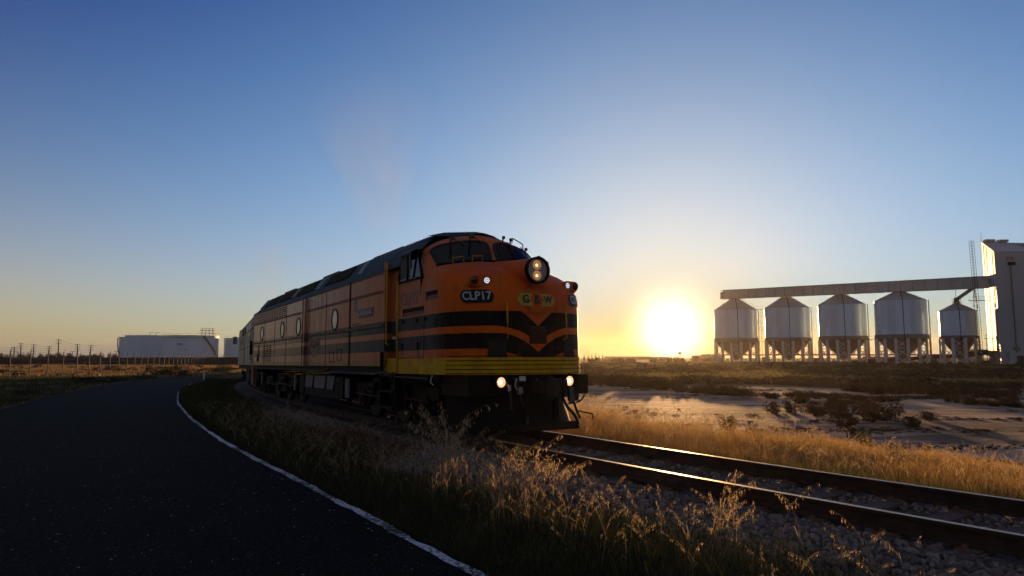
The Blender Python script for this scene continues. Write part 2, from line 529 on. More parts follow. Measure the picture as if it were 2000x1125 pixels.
# painted body: orange with charcoal bands, sun-bleached and streaked towards the rear
def paint_mat():
    m = bpy.data.materials.new('locomotive_paint'); m.use_nodes = True
    b = NB(m); nt = m.node_tree; p = nt.nodes['Principled BSDF']
    tc = b.n('ShaderNodeTexCoord'); ob = tc.outputs['Object']
    s = b.n('ShaderNodeSeparateXYZ'); nt.links.new(ob, s.inputs[0])
    x, y, z = s.outputs
    z = b.m('ADD', z, b.m('MULTIPLY', b.m('SUBTRACT', b.noise(ob, 14.0, 4), .5), .03))
    ay = b.m('ABSOLUTE', y)
    onnose = b.m('GREATER_THAN', x, -1.3)
    def dip(D, W, P):
        q = b.m('MAXIMUM', b.m('SUBTRACT', 1.0, b.m('DIVIDE', ay, W)), 0.0001)
        return b.m('MULTIPLY', b.m('MULTIPLY', b.m('POWER', q, P), D), onnose)
    def below(e, D, W, P):
        return b.m('LESS_THAN', z, b.m('SUBTRACT', e, dip(D, W, P)))
    t1 = below(2.28, .27, .34, 1.1); b1 = below(2.01, .30, .95, 2.3)
    t2 = below(1.88, .34, .80, 2.0); b2 = below(1.60, .26, .85, 1.1)
    blackm = b.m('ADD', b.m('MULTIPLY', t1, b.m('SUBTRACT', 1.0, b1)), b.m('MULTIPLY', t2, b.m('SUBTRACT', 1.0, b2)))
    # faded rear
    rear = b.ramp(x, -3.9, -11.5)
    rear2 = b.ramp(x, -5, -16)
    st = b.noise(ob, 1.0, 4, .6, (5.0, 5.0, .25))
    st2 = b.noise(ob, 1.0, 5, .65, (14.0, 14.0, .5))
    spk = b.noise(ob, 9.0, 6, .7)
    fine = b.noise(ob, 3.0, 6, .6, (1, 1, 14))
    orange = b.mix(b.ramp(spk, .35, .75), (.76, .125, .006), (.66, .11, .006))
    faded = b.mix(b.ramp(st, .42, .60), (.80, .38, .24), (.52, .16, .07))
    faded = b.mix(b.m('MULTIPLY', b.ramp(z, 2.95, 3.0), .6), faded, (.50, .43, .35))
    faded = b.mix(b.m('MULTIPLY', b.ramp(fine, .50, .60), .45), faded, (.58, .46, .38))
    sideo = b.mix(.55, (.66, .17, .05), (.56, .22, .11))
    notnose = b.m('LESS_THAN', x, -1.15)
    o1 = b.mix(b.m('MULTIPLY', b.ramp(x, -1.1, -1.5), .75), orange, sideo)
    o2 = b.mix(b.m('MULTIPLY', rear, .9), o1, faded)
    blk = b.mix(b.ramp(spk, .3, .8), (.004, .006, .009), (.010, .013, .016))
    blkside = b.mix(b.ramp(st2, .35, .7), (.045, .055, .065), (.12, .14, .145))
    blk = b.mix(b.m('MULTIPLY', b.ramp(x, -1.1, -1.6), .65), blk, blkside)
    worn = b.m('MULTIPLY', b.m('MULTIPLY', b.ramp(st2, .44, .64), rear2), .8)
    o2 = b.mix(b.m('MULTIPLY', b.ramp(x, -8, -19), .6), o2, (.88, .54, .38))
    col = b.mix(b.m('MULTIPLY', blackm, b.m('SUBTRACT', 1.0, worn)), o2, blk)
    # logo ghost patch and yellow base line on the sides
    yl = b.m('LESS_THAN', z, 1.40)
    yn = b.m('MULTIPLY', yl, b.m('SUBTRACT', 1.0, b.m('MULTIPLY', b.ramp(st2, .5, .65), rear2)))
    col = b.mix(yn, col, (.42, .25, .05))
    # dark grime streaks running down
    gr = b.m('MULTIPLY', b.ramp(st2, .53, .66), b.m('MULTIPLY', rear, .75))
    col = b.mix(gr, col, (.07, .04, .035))
    gp = b.m('MULTIPLY', b.ramp(b.m('ABSOLUTE', b.m('ADD', x, 10.0)), 1.2, .2), b.ramp(st2, .40, .6))
    col = b.mix(b.m('MULTIPLY', gp, .6), col, (.055, .035, .035))
    ns = b.noise(ob, 1.0, 6, .7, (7.0, 7.0, .9))
    col = b.mix(b.m('MULTIPLY', b.ramp(ns, .54, .72), .55), col, (.10, .045, .022))
    chip = b.noise(ob, 30.0, 3, .6)
    col = b.mix(b.m('MULTIPLY', b.m('GREATER_THAN', chip, .70), b.ramp(spk, .45, .6)), col, (.22, .18, .15))
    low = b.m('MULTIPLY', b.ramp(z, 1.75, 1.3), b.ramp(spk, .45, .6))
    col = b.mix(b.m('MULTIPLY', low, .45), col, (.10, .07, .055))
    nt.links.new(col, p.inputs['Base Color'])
    nt.links.new(b.m('SUBTRACT', b.ramp(spk, .3, .7, .48, .58), b.m('MULTIPLY', b.ramp(x, -3.0, -14), .17)), p.inputs['Roughness']); nt.links.new(b.m('MULTIPLY', b.ramp(x, -3.0, -14, .18, .85), b.m('SUBTRACT', 1.0, b.m('MULTIPLY', blackm, .6))), p.inputs['Specular IOR Level']); p.inputs['Specular Tint'].default_value = (1, .76, .62, 1)
    bm_ = b.n('ShaderNodeBump'); bm_.inputs['Strength'].default_value = .25; bm_.inputs['Distance'].default_value = .01
    nt.links.new(b.noise(ob, 1.6, 3), bm_.inputs['Height']); nt.links.new(bm_.outputs[0], p.inputs['Normal'])
    return m
M['paint'] = paint_mat()
def paint2_mat():
    m = mat('silver_paint', (.36, .34, .36), .45, .1, var=.2, vscale=1.2, bump=.1, bscale=3, vstretch=(4, 4, .4))
    return m
M['paint2'] = paint2_mat()

# ------------------------------------------------------------------ LOCOMOTIVE
HEAD = atan2(DV[1], DV[0])
loco = empty('diesel_locomotive', (TIP[0], TIP[1], 0), (0, -.009, HEAD), 'weathered orange bulldog-nosed diesel locomotive with charcoal bands and lit headlights, leading the train', 'locomotive')

RINGS = [  # zc, xf, a, w, drop, xend
    (1.435, 0, 1.2, 1.47, 0, -2.05), (1.7, 0, 1.2, 1.47, 0, -2.05), (2.0, 0, 1.2, 1.47, 0, -2.05), (2.3, -.01, 1.2, 1.47, 0, -2.05),
    (2.5, -.03, 1.2, 1.47, 0, -2.05), (2.66, -.08, 1.2, 1.468, .005, -2.05), (2.8, -.16, 1.2, 1.463, .02, -2.04), (2.92, -.28, 1.2, 1.457, .04, -2.03),
    (3.02, -.42, 1.18, 1.45, .07, -2.02), (3.11, -.60, 1.12, 1.443, .10, -2.02), (3.19, -.83, 1.0, 1.435, .125, -2.02),
    (3.27, -1.10, .84, 1.428, .14, -2.03), (3.34, -1.36, .62, 1.42, .15, -2.05), (3.39, -1.55, .46, 1.41, .17, -2.07), (3.42, -1.64, .42, 1.40, .19, -2.09),
    (3.56, -1.71, .48, 1.37, .19, -2.2), (3.72, -1.79, .56, 1.32, .19, -2.33), (3.88, -1.88, .64, 1.25, .20, -2.45),
    (3.98, -2.0, .72, 1.16, .22, -2.6), (4.06, -2.2, .8, 1.05, .25, -2.8), (4.12, -2.5, .7, .95, .25, -3.1)]
NEXP = 2.3
def ringlerp(v):
    i = int(min(max(v, 0), len(RINGS) - 1.0001)); f = v - i
    return [RINGS[i][k] * (1 - f) + RINGS[i + 1][k] * f for k in range(6)]
def npt(v, phi):
    """v ring index, phi in [-1,1] across the front"""
    zc, xf, a, w, dr, xe = ringlerp(v)
    A = phi * pi / 2
    y = w * math.copysign(abs(sin(A)) ** (2 / NEXP), phi)
    x = xf - a * (1 - abs(cos(A)) ** (2 / NEXP))
    return Vector((x, y, zc - dr * (y / w) ** 2))
def npy(v, y):
    zc, xf, a, w, dr, xe = ringlerp(v)
    q = min(abs(y / w), 1.0)
    return Vector((xf - a * (1 - max(0, 1 - q ** NEXP) ** (1 / NEXP)), y, zc - dr * q * q))
def surf(y, z):
    """point and outward normal of the nose at lateral y and height z"""
    lo, hi = 0.0, 14.0
    for _ in range(30):
        mid = (lo + hi) / 2
        if npy(mid, y).z < z: lo = mid
        else: hi = mid
    p = npy(lo, y)
    py_ = npy(lo, y + .01) - npy(lo, y - .01)
    pv = npy(min(lo + .15, 14), y) - npy(max(lo - .15, 0), y)
    n = py_.cross(pv).normalized()
    if n.x < 0: n = -n
    return p, n
_arc = {}
def arcy(y0, a, z):
    """lateral position reached from y0 after arclength a along the nose at height z"""
    k = round(z, 2)
    if k not in _arc:
        ys = np.linspace(-1.465, 1.465, 240)
        P = [surf(float(q), k)[0] for q in ys]
        S = np.concatenate([[0], np.cumsum([(P[i + 1] - P[i]).length for i in range(239)])])
        _arc[k] = (ys, S)
    ys, S = _arc[k]
    return float(np.interp(np.interp(y0, ys, S) + a, S, ys))
def decal(pts, y0, z0, off):
    out = []
    for a, b in pts:
        y = arcy(y0, a, round(z0 + b * .0, 2)); p, n = surf(y, z0 + b)
        out.append(p + n * off)
    return out
def text_mesh(txt, size, bold=0.0, font=None):
    cu = bpy.data.curves.new('lettering', 'FONT'); cu.body = txt; cu.size = size; cu.align_x = 'CENTER'; cu.align_y = 'CENTER'; cu.offset = bold; cu.resolution_u = 3
    o = bpy.data.objects.new('lettering', cu); COL.objects.link(o)
    dg = bpy.context.evaluated_depsgraph_get()
    me = bpy.data.meshes.new_from_object(o.evaluated_get(dg))
    V = [(v.co.x, v.co.y) for v in me.vertices]; F = [tuple(p.vertices) for p in me.polygons]
    bpy.data.objects.remove(o); bpy.data.curves.remove(cu); bpy.data.meshes.remove(me)
    return V, F

# nose and cab shell
b = MB()
phis = np.linspace(-1, 1, 49)
rows = []
for i, R in enumerate(RINGS):
    row = [npt(i, float(q)) for q in phis]
    side = row[0]; ext = [Vector((R[5] + (side.x - R[5]) * t, side.y, side.z)) for t in (0, .5)]
    side2 = row[-1]; ext2 = [Vector((R[5] + (side2.x - R[5]) * t, side2.y, side2.z)) for t in (.5, 0)]
    rows.append(ext + row + ext2)
# denser rings for smoothness
b.grid(rows)
# lower cab sides back to the door
for sg in (-1, 1):
    y = 1.47 * sg
    xd = -3.30 if sg < 0 else -4.2
    P = [[Vector((xd, y, 1.435)), Vector((-2.05, y, 1.435))], [Vector((xd, y, 3.03)), Vector((-2.05, y, 3.03))]]
    b.grid(P if sg < 0 else [r[::-1] for r in P], sm=False)
# top of the cab between windows and brow
for sg in (-1, 1):
    P = [[Vector((-3.30, 1.40 * sg, 3.66)), Vector((-2.36, 1.33 * sg, 3.68))], [Vector((-3.30, 1.20 * sg, 3.86)), Vector((-2.5, 1.12 * sg, 3.86))], [Vector((-3.30, .85 * sg, 4.08)), Vector((-2.9, .8 * sg, 4.02))]]
    b.grid(P if sg < 0 else [r[::-1] for r in P], m=1, sm=False)
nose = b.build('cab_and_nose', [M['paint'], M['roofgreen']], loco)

# body sides, roof
b = MB()
ZB, ZG = 1.28, 3.42
for sg in (-1, 1):
    y = 1.47 * sg
    xs = (-20.1, -4.15) if sg < 0 else (-20.1, -4.2)
    for x0, x1 in ((xs[0], -11.75), (-11.15, xs[1])):
        b.box(((x0 + x1) / 2, y - .03 * sg, (ZB + ZG) / 2), (x1 - x0, .06, ZG - ZB))
    b.b2(-11.75, -11.15, min(y - .25 * sg, y - .19 * sg), max(y - .25 * sg, y - .19 * sg), ZB, ZG, 1)
b.b2(-20.12, -20.04, -1.44, 1.44, ZB, 3.5)          # rear wall
# door frame returns on the near side
b.b2(-4.17, -4.10, -1.47, -1.20, 1.05, 3.62)
b.b2(-3.32, -3.27, -1.47, -1.20, 1.13, 3.05)
body = b.build('body_side', [M['paint'], M['black']], loco)

b = MB()   # seams, battens and rivet lines
for sg in (-1, 1):
    Y = 1.47 * sg
    def strip(x0, x1, z0, z1, t=.008, m=0):
        b.b2(x0, x1, min(Y, Y + t * sg), max(Y, Y + t * sg), z0, z1, m)
    strip(-20.05, -11.8, 2.955, 2.985); strip(-11.1, -4.2, 2.955, 2.985)
    strip(-20.05, -11.8, 2.175, 2.205); strip(-11.1, -4.2, 2.165, 2.225, .02)
    strip(-20.05, -11.8, 3.375, 3.42); strip(-11.1, -4.2, 3.375, 3.42)
    for xx in (-17.75, -15.9, -14.0, -8.92):
        strip(xx - .02, xx + .02, 1.30, 3.37, .006)
    strip(-6.72, -6.62, 1.28, 3.42, .012, 1)
    strip(-1.86, -1.845, 1.45, 2.24, .004, 1)
    strip(-3.27, -1.85, 1.445, 1.455, .004, 1)
    for xx in np.arange(-20, -4.2, .17):
        if -11.85 < xx < -11.05: continue
        for zz in (2.94, 3.0, 3.40, 2.16):
            b.box((xx, Y + .008 * sg, zz), (.02, .012, .02), 1)
b.build('panel_seams', [mat('seam_brown', (.16, .09, .06), .7, var=.3), M['black']], loco)

# roof
def roofrow(x, k=1.0, dz=0.0):
    pr = [(1.475, 3.42), (1.44, 3.50), (1.25, 3.74), (1.0, 3.98), (.78, 4.13), (.45, 4.22), (0, 4.25)]
    L = [(-w * k, 3.42 + (z - 3.42) * (1 + dz)) for w, z in pr] + [(w * k, 3.42 + (z - 3.42) * (1 + dz)) for w, z in pr[:-1][::-1]]
    return [Vector((x, w, z)) for w, z in L]
b = MB()
b.grid([roofrow(-20.12, .96, -.35), roofrow(-19.0, 1, 0), roofrow(-12), roofrow(-6.6), roofrow(-4.2), roofrow(-3.32), roofrow(-3.0, .93, 0.005)], sm=False)
# front of the dark roof running down on to the brow
def fr(x, w, z): return [Vector((x, -w, z - .16)), Vector((x, -w * .55, z - .045)), Vector((x, 0, z)), Vector((x, w * .55, z - .045)), Vector((x, w, z - .16))]
b.grid([fr(-3.0, .95, 4.255), fr(-2.5, .72, 4.19), fr(-2.12, .45, 4.10)], sm=False)
b.add(roofrow(-20.12, .96, -.35), [tuple(range(13))])
for xx in (-19.0, -16.2, -13.4, -10.9, -6.62, -4.25):     # roof battens
    rr = roofrow(xx); r2 = roofrow(xx + .07)
    b.grid([[p + Vector((0, 0, .025)) + Vector((0, p.y * .012, 0)) for p in rr], [p + Vector((0, 0, .025)) + Vector((0, p.y * .012, 0)) for p in r2]], m=1, sm=False)
roof = b.build('roof', [M['roofgreen'], M['darksteel']], loco)
b = MB()   # louvred intakes sunk in the roof cove, both sides
for sg in (-1, 1):
    for x0, x1 in ((-18.6, -16.4), (-16.0, -13.5), (-13.2, -11.0), (-9.6, -7.2)):
        A = Vector((0, 1.36 * sg, 3.60)); B = Vector((0, 1.02 * sg, 3.98)); off = Vector((0, .012 * sg, .012))
        b.add([A + off + Vector((x0, 0, 0)), A + off + Vector((x1, 0, 0)), B + off + Vector((x1 - .3, 0, 0)), B + off + Vector((x0 - .3, 0, 0))], [(0, 1, 2, 3)], 0)
        for k in range(9):
            t = (k + .5) / 9
            P = A.lerp(B, t) + off * 1.5
            b.beam(P + Vector((x0 - .3 * t, 0, 0)), P + Vector((x1 - .3 * t, 0, 0)), .03, .012, 1)
b.build('roof_louvre', [M['black'], M['darksteel']], loco)
for x0 in (-18.9, -13.3, -10.2, -6.1):
    b = MB(); A = Vector((x0, -1.40, 3.575)); B = Vector((x0 - .5, -1.0, 4.0))
    b.beam(A, B, .16, .02); b.build('roof_panel_strip', M['roofpale'], loco)
each('exhaust_stack', M['darksteel'], loco, [lambda b: (b.b2(-9.6, -8.9, -.35, .35, 4.20, 4.30), b.tube([(-9.2, 0, 4.25), (-9.2, 0, 4.35)], .17, 12)),
    lambda b: (b.b2(-15.5, -14.5, -.3, .3, 4.20, 4.27), b.tube([(-15, 0, 4.25), (-15, 0, 4.31)], .17, 12))])

each('roof_hatch', M['roofgreen'], loco, [lambda b: b.b2(-12.6, -10.8, -.6, .6, 4.19, 4.26), lambda b: b.b2(-18.5, -16.6, -.6, .6, 4.19, 4.26), lambda b: b.b2(-7.6, -5.4, -.55, .55, 4.19, 4.26)])

# under-sill beam and yellow skirts
b = MB()
b.b2(-20.0, -4.2, -1.42, 1.42, 1.12, 1.277)
b.b2(-4.2, -1.3, -1.40, 1.40, .98, 1.13)
b.tube([(-8.2, -1.47, 1.10), (-6.0, -1.50, 1.10), (-4.6, -1.50, 1.09), (-4.3, -1.52, 1.13), (-3.9, -1.52, 1.14), (-3.6, -1.5, 1.06), (-1.6, -1.49, 1.04)], .03, 6, 1)
b.tube([(-19.6, -1.45, 1.16), (-9.2, -1.45, 1.14), (-8.6, -1.45, 1.19)], .02, 6, 1)
b.build('sill_beam', [M['black'], M['darksteel']], loco)
b = MB()
rows = []
for z in (1.13, 1.435):
    row = [npt(0, float(q)) for q in phis]
    rows.append([Vector((-3.3, -1.472, z))] + [Vector((p.x + .004, p.y * 1.002, z)) for p in row] + [Vector((-4.2, 1.472, z))])
b.grid(rows)
b.b2(-4.1, -3.34, -1.40, -1.30, 1.1, 1.45)
for k in range(4):     # raised ribs round the front
    z = 1.155 + k * .078
    for a_, c_ in ((0, .02), ):
        P = [npt(0, float(q)) for q in np.linspace(-.86, .86, 41)]
        P = [Vector((p.x, p.y, z)) for p in P]
        N = [surf(p.y, 1.6)[1] for p in P]
        O = [p + n * .028 for p, n in zip(P, N)]
        b.grid([[Vector((p.x, p.y, z)) for p in P], [Vector((p.x, p.y, z + .004)) for p in O], [Vector((p.x, p.y, z + .050)) for p in O], [Vector((p.x, p.y, z + .056)) for p in P]], sm=False)
for k in range(5):  # thin dark strips put in for the shade between the ribs
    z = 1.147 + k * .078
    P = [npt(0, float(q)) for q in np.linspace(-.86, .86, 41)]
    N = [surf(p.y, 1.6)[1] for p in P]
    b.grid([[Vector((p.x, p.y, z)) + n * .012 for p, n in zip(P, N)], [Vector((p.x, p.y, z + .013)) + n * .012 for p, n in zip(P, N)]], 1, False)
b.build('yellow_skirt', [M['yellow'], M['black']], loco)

# windscreens
def pane(sg, name, y0, y1, t0, t1):
    V0 = 14.0; V1 = 17.0
    def P(u, v, off):
        y = y0 + (y1 - y0) * (u + 1) / 2; vv = V0 + (V1 - V0) * (t0 + (t1 - t0) * (v + 1) / 2)
        sl = 1 - .10 * (u + 1) / 2
        p = npy(vv, y * sg); q = npy(vv, (y + .02) * sg) - npy(vv, (y - .02) * sg); w = npy(min(vv + .2, 17.5), y * sg) - npy(vv - .2, y * sg)
        n = q.cross(w).normalized()
        if n.x < 0: n = -n
        return p + n * off
    def sq(r, th):
        return r * math.copysign(abs(cos(th)) ** .42, cos(th)), r * math.copysign(abs(sin(th)) ** .42, sin(th))
    n = 40
    b = MB(); rows = []
    for r in (.001, .35, .7, 1.0):
        rows.append([P(*sq(r, 2 * pi * k / n), .014) for k in range(n)])
    b.grid(rows, 0, True, True)
    w_ = b.build('windscreen', M['glass'], loco)
    b = MB()
    rows = [[P(*sq(r, 2 * pi * k / n), o) for k in range(n)] for r, o in ((.97, .016), (.985, .034), (1.05, .034), (1.08, .004))]
    b.grid(rows, 0, True, True)
    b.build('gasket', M['rubber'], w_)
    # wipers hang from the brow
    for uu in (-.35, .35):
        b = MB(); b.tube([P(uu, 1.15, .05), P(uu + .12, .1, .05)], .012, 5)
        b.tube([P(uu + .06, .75, .045), P(uu + .2, -.35, .045)], .014, 5)
        b.build('wiper', M['black'], w_)
    return w_
pane(-1, 'windscreen', .075, 1.19, -.02, .97)
pane(1, 'windscreen', .075, 1.19, -.02, .97)
b = MB()   # dark rain gutter under the screens
b.tube([npy(14.0, y) + Vector((.05, 0, -.005)) for y in np.linspace(-1.25, 1.25, 30)], .034, 6)
b.build('windscreen_ledge', M['black'], loco)
for y0 in (-.95, -.55):     # little yellow rails on the hood
    p = [npy(13.6, y0 + d) + Vector((.05, 0, h)) for d, h in ((0, 0), (0, .11), (.22, .11), (.22, .0))]
    MB().tube(p, .011, 6).build('hood_rail', M['yellow'], loco)
b = MB()     # grab rail and fittings on the far side of the brow
p = [npy(17.6, y) + Vector((.02, 0, h)) for y, h in ((.62, .02), (.66, .15), (1.02, .17), (1.08, .02))]
b.tube(p, .013, 6)
b.build('grab_rail', M['rust'], loco)
for yy in (.35, .55, 1.1):
    b = MB(); q = npy(17.3, yy); b.tube([q, q + Vector((.04, 0, .10))], .018, 6); b.box(q + Vector((.05, 0, .10)), (.05, .05, .06)); b.build('wiper_motor', M['black'], loco)
for yy in (-.75, -.35):
    b = MB(); q = npy(18.0, yy); b.box(q + Vector((.03, 0, .02)), (.07, .10, .06)); b.tube([q + Vector((.05, 0, .03)), npy(16.4, yy + .15) + Vector((.06, 0, .03))], .010, 5); b.build('wiper_motor', M['rust'], loco)

# headlight
hx = .02
b = MB()
b.lathe([(.244, hx - .10), (.252, hx - .06), (.252, hx + .02), (.222, hx + .02), (.212, hx - .02)], (0, 0, 3.05), 32, 0, 'X')
hl = b.build('headlight', M['black'], loco)
b = MB(); rows = []
for xx, rr, zz in ((hx - .08, .242, 3.05), (-.35, .25, 3.055), (-.65, .262, 3.06), (-.95, .26, 3.09), (-1.25, .21, 3.17), (-1.5, .12, 3.29)):
    rows.append([Vector((xx, rr * cos(2 * pi * k / 32) * (1 + .25 * min(1, abs(xx))), zz + rr * sin(2 * pi * k / 32))) for k in range(32)])
b.grid(rows, 0, True, True); b.build('headlight_fairing', M['paint'], loco)
MB().lathe([(.001, hx - .025), (.214, hx - .03)], (0, 0, 3.05), 32, 0, 'X').build('lens_plate', M['lampglass'], hl)
for dz in (.098, -.098):
    b = MB().lathe([(.001, hx + .012), (.05, hx + .008), (.086, hx - .01), (.09, hx - .024)], (0, -.01, 3.05 + dz), 24, 0, 'X')
    lo = b.build('lamp', M['lamp_warm'], hl)
    MB().lathe([(.001, hx + .018), (.026, hx + .012)], (0, -.035, 3.05 + dz - .012), 12, 0, 'X').build('lamp_core', M['lamp_core'], lo)

# marker light pods
for sg in (-1, 1):
    b = MB()
    p0, n0 = surf(.99 * sg, 2.81)
    tdir = Vector((-n0.y, n0.x, 0)).normalized()
    fwd = Vector((1, 0, 0)) * .55 + n0 * .45; fwd.normalize()
    side = Vector((-fwd.y, fwd.x, 0)).normalized()
    rows = []
    for d, k in ((-.18, 1.25), (.06, 1.0), (.085, .93)):
        row = []
        for i in range(28):
            a = 2 * pi * i / 28
            cx_ = .115 * (1 if cos(a) > 0 else -1)
            row.append(p0 + fwd * d + side * (cx_ + cos(a) * .10) * k + Vector((0, 0, 1)) * sin(a) * .10 * k)
        rows.append(row)
    b.grid(rows, 0, True, True); b.add(rows[-1], [tuple(range(28))], 0)
    mk = b.build('marker_light', M['paint'], loco)
    for k, ml, nm in ((-sg * .115, M['led'], 'lit_lens'), (sg * .115, M['redlens'], 'dark_lens')):
        q = p0 + fwd * .088 + side * k
        fr_ = Matrix((side, Vector((0, 0, 1)), fwd)).transposed()
        if nm == 'lit_lens':
            bb = MB(); 
            bb.add([q + fr_ @ Vector((cos(2 * pi * i / 16) * .018, sin(2 * pi * i / 16) * .018, .006)) for i in range(16)], [tuple(range(16))])
            for j in range(8):
                a = 2 * pi * j / 8
                c = q + fr_ @ Vector((cos(a) * .042, sin(a) * .042, .006))
                bb.add([c + fr_ @ Vector((cos(2 * pi * i / 8) * .0135, sin(2 * pi * i / 8) * .0135, 0)) for i in range(8)], [tuple(range(8))])
            rim = MB(); rim.add([q + fr_ @ Vector((cos(2 * pi * i / 24) * .072, sin(2 * pi * i / 24) * .072, .002)) for i in range(24)], [tuple(range(24))])
            ro = rim.build('lens_rim', M['greysteel'], mk); bb.build(nm, ml, mk)
        else:
            bb = MB(); rr = []
            for rad, h in ((.078, 0), (.06, .025), (.03, .04), (.001, .045)):
                rr.append([q + fr_ @ Vector((cos(2 * pi * i / 20) * rad, sin(2 * pi * i / 20) * rad, h)) for i in range(20)])
            bb.grid(rr, 0, True, True); bb.build(nm, ml, mk)

# number boards
def capsule(hw, hh, nx=16):
    pts = []
    for i in range(nx + 1):
        a = -pi / 2 + pi * i / nx
        pts.append((hw - hh + cos(a) * hh, sin(a) * hh))
    for i in range(nx + 1):
        a = pi / 2 + pi * i / nx
        pts.append((-(hw - hh) + cos(a) * hh, sin(a) * hh))
    return pts
def capgrid(hw, hh, y0, z0, off):
    xs = np.linspace(-hw + 1e-3, hw - 1e-3, 25); rows = []
    for t in (-1, 0, 1):
        row = []
        for a in xs:
            e = abs(a) - (hw - hh)
            h = hh if e < 0 else sqrt(max(hh * hh - e * e, 0))
            row.append((float(a), t * h))
        rows.append(decal(row, y0, z0, off))
    return rows
for sg in (-1, 1):
    yc, zc = 1.085 * sg, 2.545
    b = MB().grid(capgrid(.315, .118, yc, zc, .018))
    nb = b.build('number_board', M['board'], loco)
    V, F = text_mesh('CLP17', .215, .004)
    MB().add(decal([(x * .93, y) for x, y in V], yc, zc, .025), F).build('board_lettering', M['text_grey'], nb)

# emblem on the nose
b = MB()
ye, ze = 0.0, 2.50
def poly_decal(b, pts, off, m, y0=ye, z0=ze):
    # split polygons into vertical strips so that they follow the curve
    b.add(decal(pts, y0, z0, off), [tuple(range(len(pts)))], m)
poly_decal(b, [(-.42, 0), (-.33, -.115), (-.08, -.115), (-.15, 0), (-.08, .115), (-.33, .115)][::1], .012, 0)
poly_decal(b, [(.42, 0), (.33, .115), (.08, .115), (.15, 0), (.08, -.115), (.33, -.115)], .012, 0)
for r0, r1, o_ in ((.285, .295, .009), (.262, .266, .009)):
    n = 48
    rows = [decal([(cos(2 * pi * k / n) * r, sin(2 * pi * k / n) * r * .98) for k in range(n)], ye, ze, o_) for r in (r0, r1)]
    b.grid(rows, 1, True, True)
em = b.build('emblem', [M['emblem_yellow'], M['emblem_dark']], loco)
for txt, ax, sz in (('G', -.235, .20), ('W', .245, .18)):
    V, F = text_mesh(txt, sz, .008)
    MB().add(decal([(x + ax, y) for x, y in V], ye, ze, .018), F).build('emblem_letter', M['text_dark'], em)
V, F = text_mesh('&', .22, .008)
MB().add(decal(V, ye, ze, .014), F).build('emblem_letter', M['text_dark'], em)
for word, top in (('GENESEE', True), ('WYOMING', False)):
    for i, ch in enumerate(word):
        b = MB()
        t = (i - 3) / 3 * radians(48)
        V, F = text_mesh(ch, .055, .001)
        R_ = .215 if top else .235
        if top:
            cx_, cy_, ro = sin(t) * R_, cos(t) * R_, -t
        else:
            cx_, cy_, ro = sin(t) * R_, -cos(t) * R_, t
        b.add(decal([(cx_ + x * cos(ro) - y * sin(ro), cy_ + x * sin(ro) + y * cos(ro)) for x, y in V], ye, ze, .010), F)
        b.build('emblem_letter', M['emblem_dark'], em)

# grille, recesses, hand rails on the nose
b = MB()
rows = [decal([(a, h) for a in np.linspace(-.19, .19, 9)], 0, 1.85, .006) for h in (-.16, .16)]
b.grid(rows)
for k in range(9):
    h = -.145 + k * .036
    P = decal([(a, h) for a in np.linspace(-.18, .18, 7)], 0, 1.85, .016)
    b.tube(P, .009, 5, 1)
b.build('nose_grille', [M['black'], mat('grille_slat', (.10, .04, .02), .6)], loco)
for sg in (-1, 1):
    b = MB()
    rows = [decal([(a, h) for a in np.linspace(-.16, .16, 7)], .78 * sg, 1.59, .008) for h in (-.135, .135)]
    b.grid(rows, 0)
    P = decal([(-.17, -.14), (-.17, .14), (.17, .14), (.17, -.14)], .78 * sg, 1.59, .014)
    b.tube(P + [P[0]], .012, 5, 1, sm=False)
    b.build('nose_step', [mat('step_recess', (.018, .012, .010), .8), M['darksteel']], loco)
    P = [surf(.62 * sg, z)[0] + surf(.62 * sg, z)[1] * o for z, o in ((2.40, 0), (2.42, .07), (2.1, .075), (1.80, .07), (1.78, 0))]
    MB().tube(P, .016, 6).build('nose_handrail', M['yellow'], loco)
b = MB()   # thin cable down the nose
b.tube([surf(.40, z)[0] + surf(.40, z)[1] * .02 for z in np.linspace(2.38, 1.5, 8)], .006, 4)
p, n = surf(.08, 2.41); b.lathe([(.001, .03), (.022, .01), (.022, 0)], p, 10, 1, 'X')
b.build('nose_cable', [M['black'], M['cream']], loco)

# cab side: recessed steps, vents, hinges, numbers
def sidebox(b, x0, x1, z0, z1, t, m=0, sg=-1):
    Y = 1.47 * sg
    b.b2(x0, x1, min(Y, Y + t * sg), max(Y, Y + t * sg), z0, z1, m)
for (x0, x1, z0, z1) in ((-2.98, -1.86, 2.31, 2.46), (-1.76, -1.22, 2.57, 2.72)):
    b = MB(); sidebox(b, x0, x1, z1 - .075, z1, .004, 0); sidebox(b, x0, x0 + .05, z0, z1, .004, 0)
    sidebox(b, x0 + .05, x1, z0, z1 - .075, .003, 1); sidebox(b, x0, x1, z1, z1 + .012, .02, 1)
    b.build('foot_recess', [M['black'], mat('recess_orange', (.20, .05, .02), .6)], loco)
b = MB()
for k in range(5): sidebox(b, -1.31, -1.22, 2.02 + k * .035, 2.04 + k * .035, .006)
b.build('side_vent', M['black'], loco)
each('door_hinge', M['black'], loco, [lambda b, x=x: (sidebox(b, x - .07, x + .07, 2.205, 2.225, .02), sidebox(b, x - .015, x + .015, 2.17, 2.25, .021)) for x in (-2.95, -2.2, -1.78)])
each('door_latch', [M['black'], M['hosepale']], loco, [lambda b, x=x: (sidebox(b, x - .03, x + .03, 1.60, 1.76, .018), b.tube([(x - .05, -1.475, 1.62), (x - .05, -1.49, 1.50), (x + .05, -1.49, 1.50), (x + .05, -1.475, 1.62)], .008, 5, 1)) for x in (-3.0, -2.15)])
V, F = text_mesh('CLP17', .36, .006)
MB().add([(-2.62 + x * 1.0, -1.4755, 2.655 + y) for x, y in V], F).build('side_number', M['text_dim'], loco)

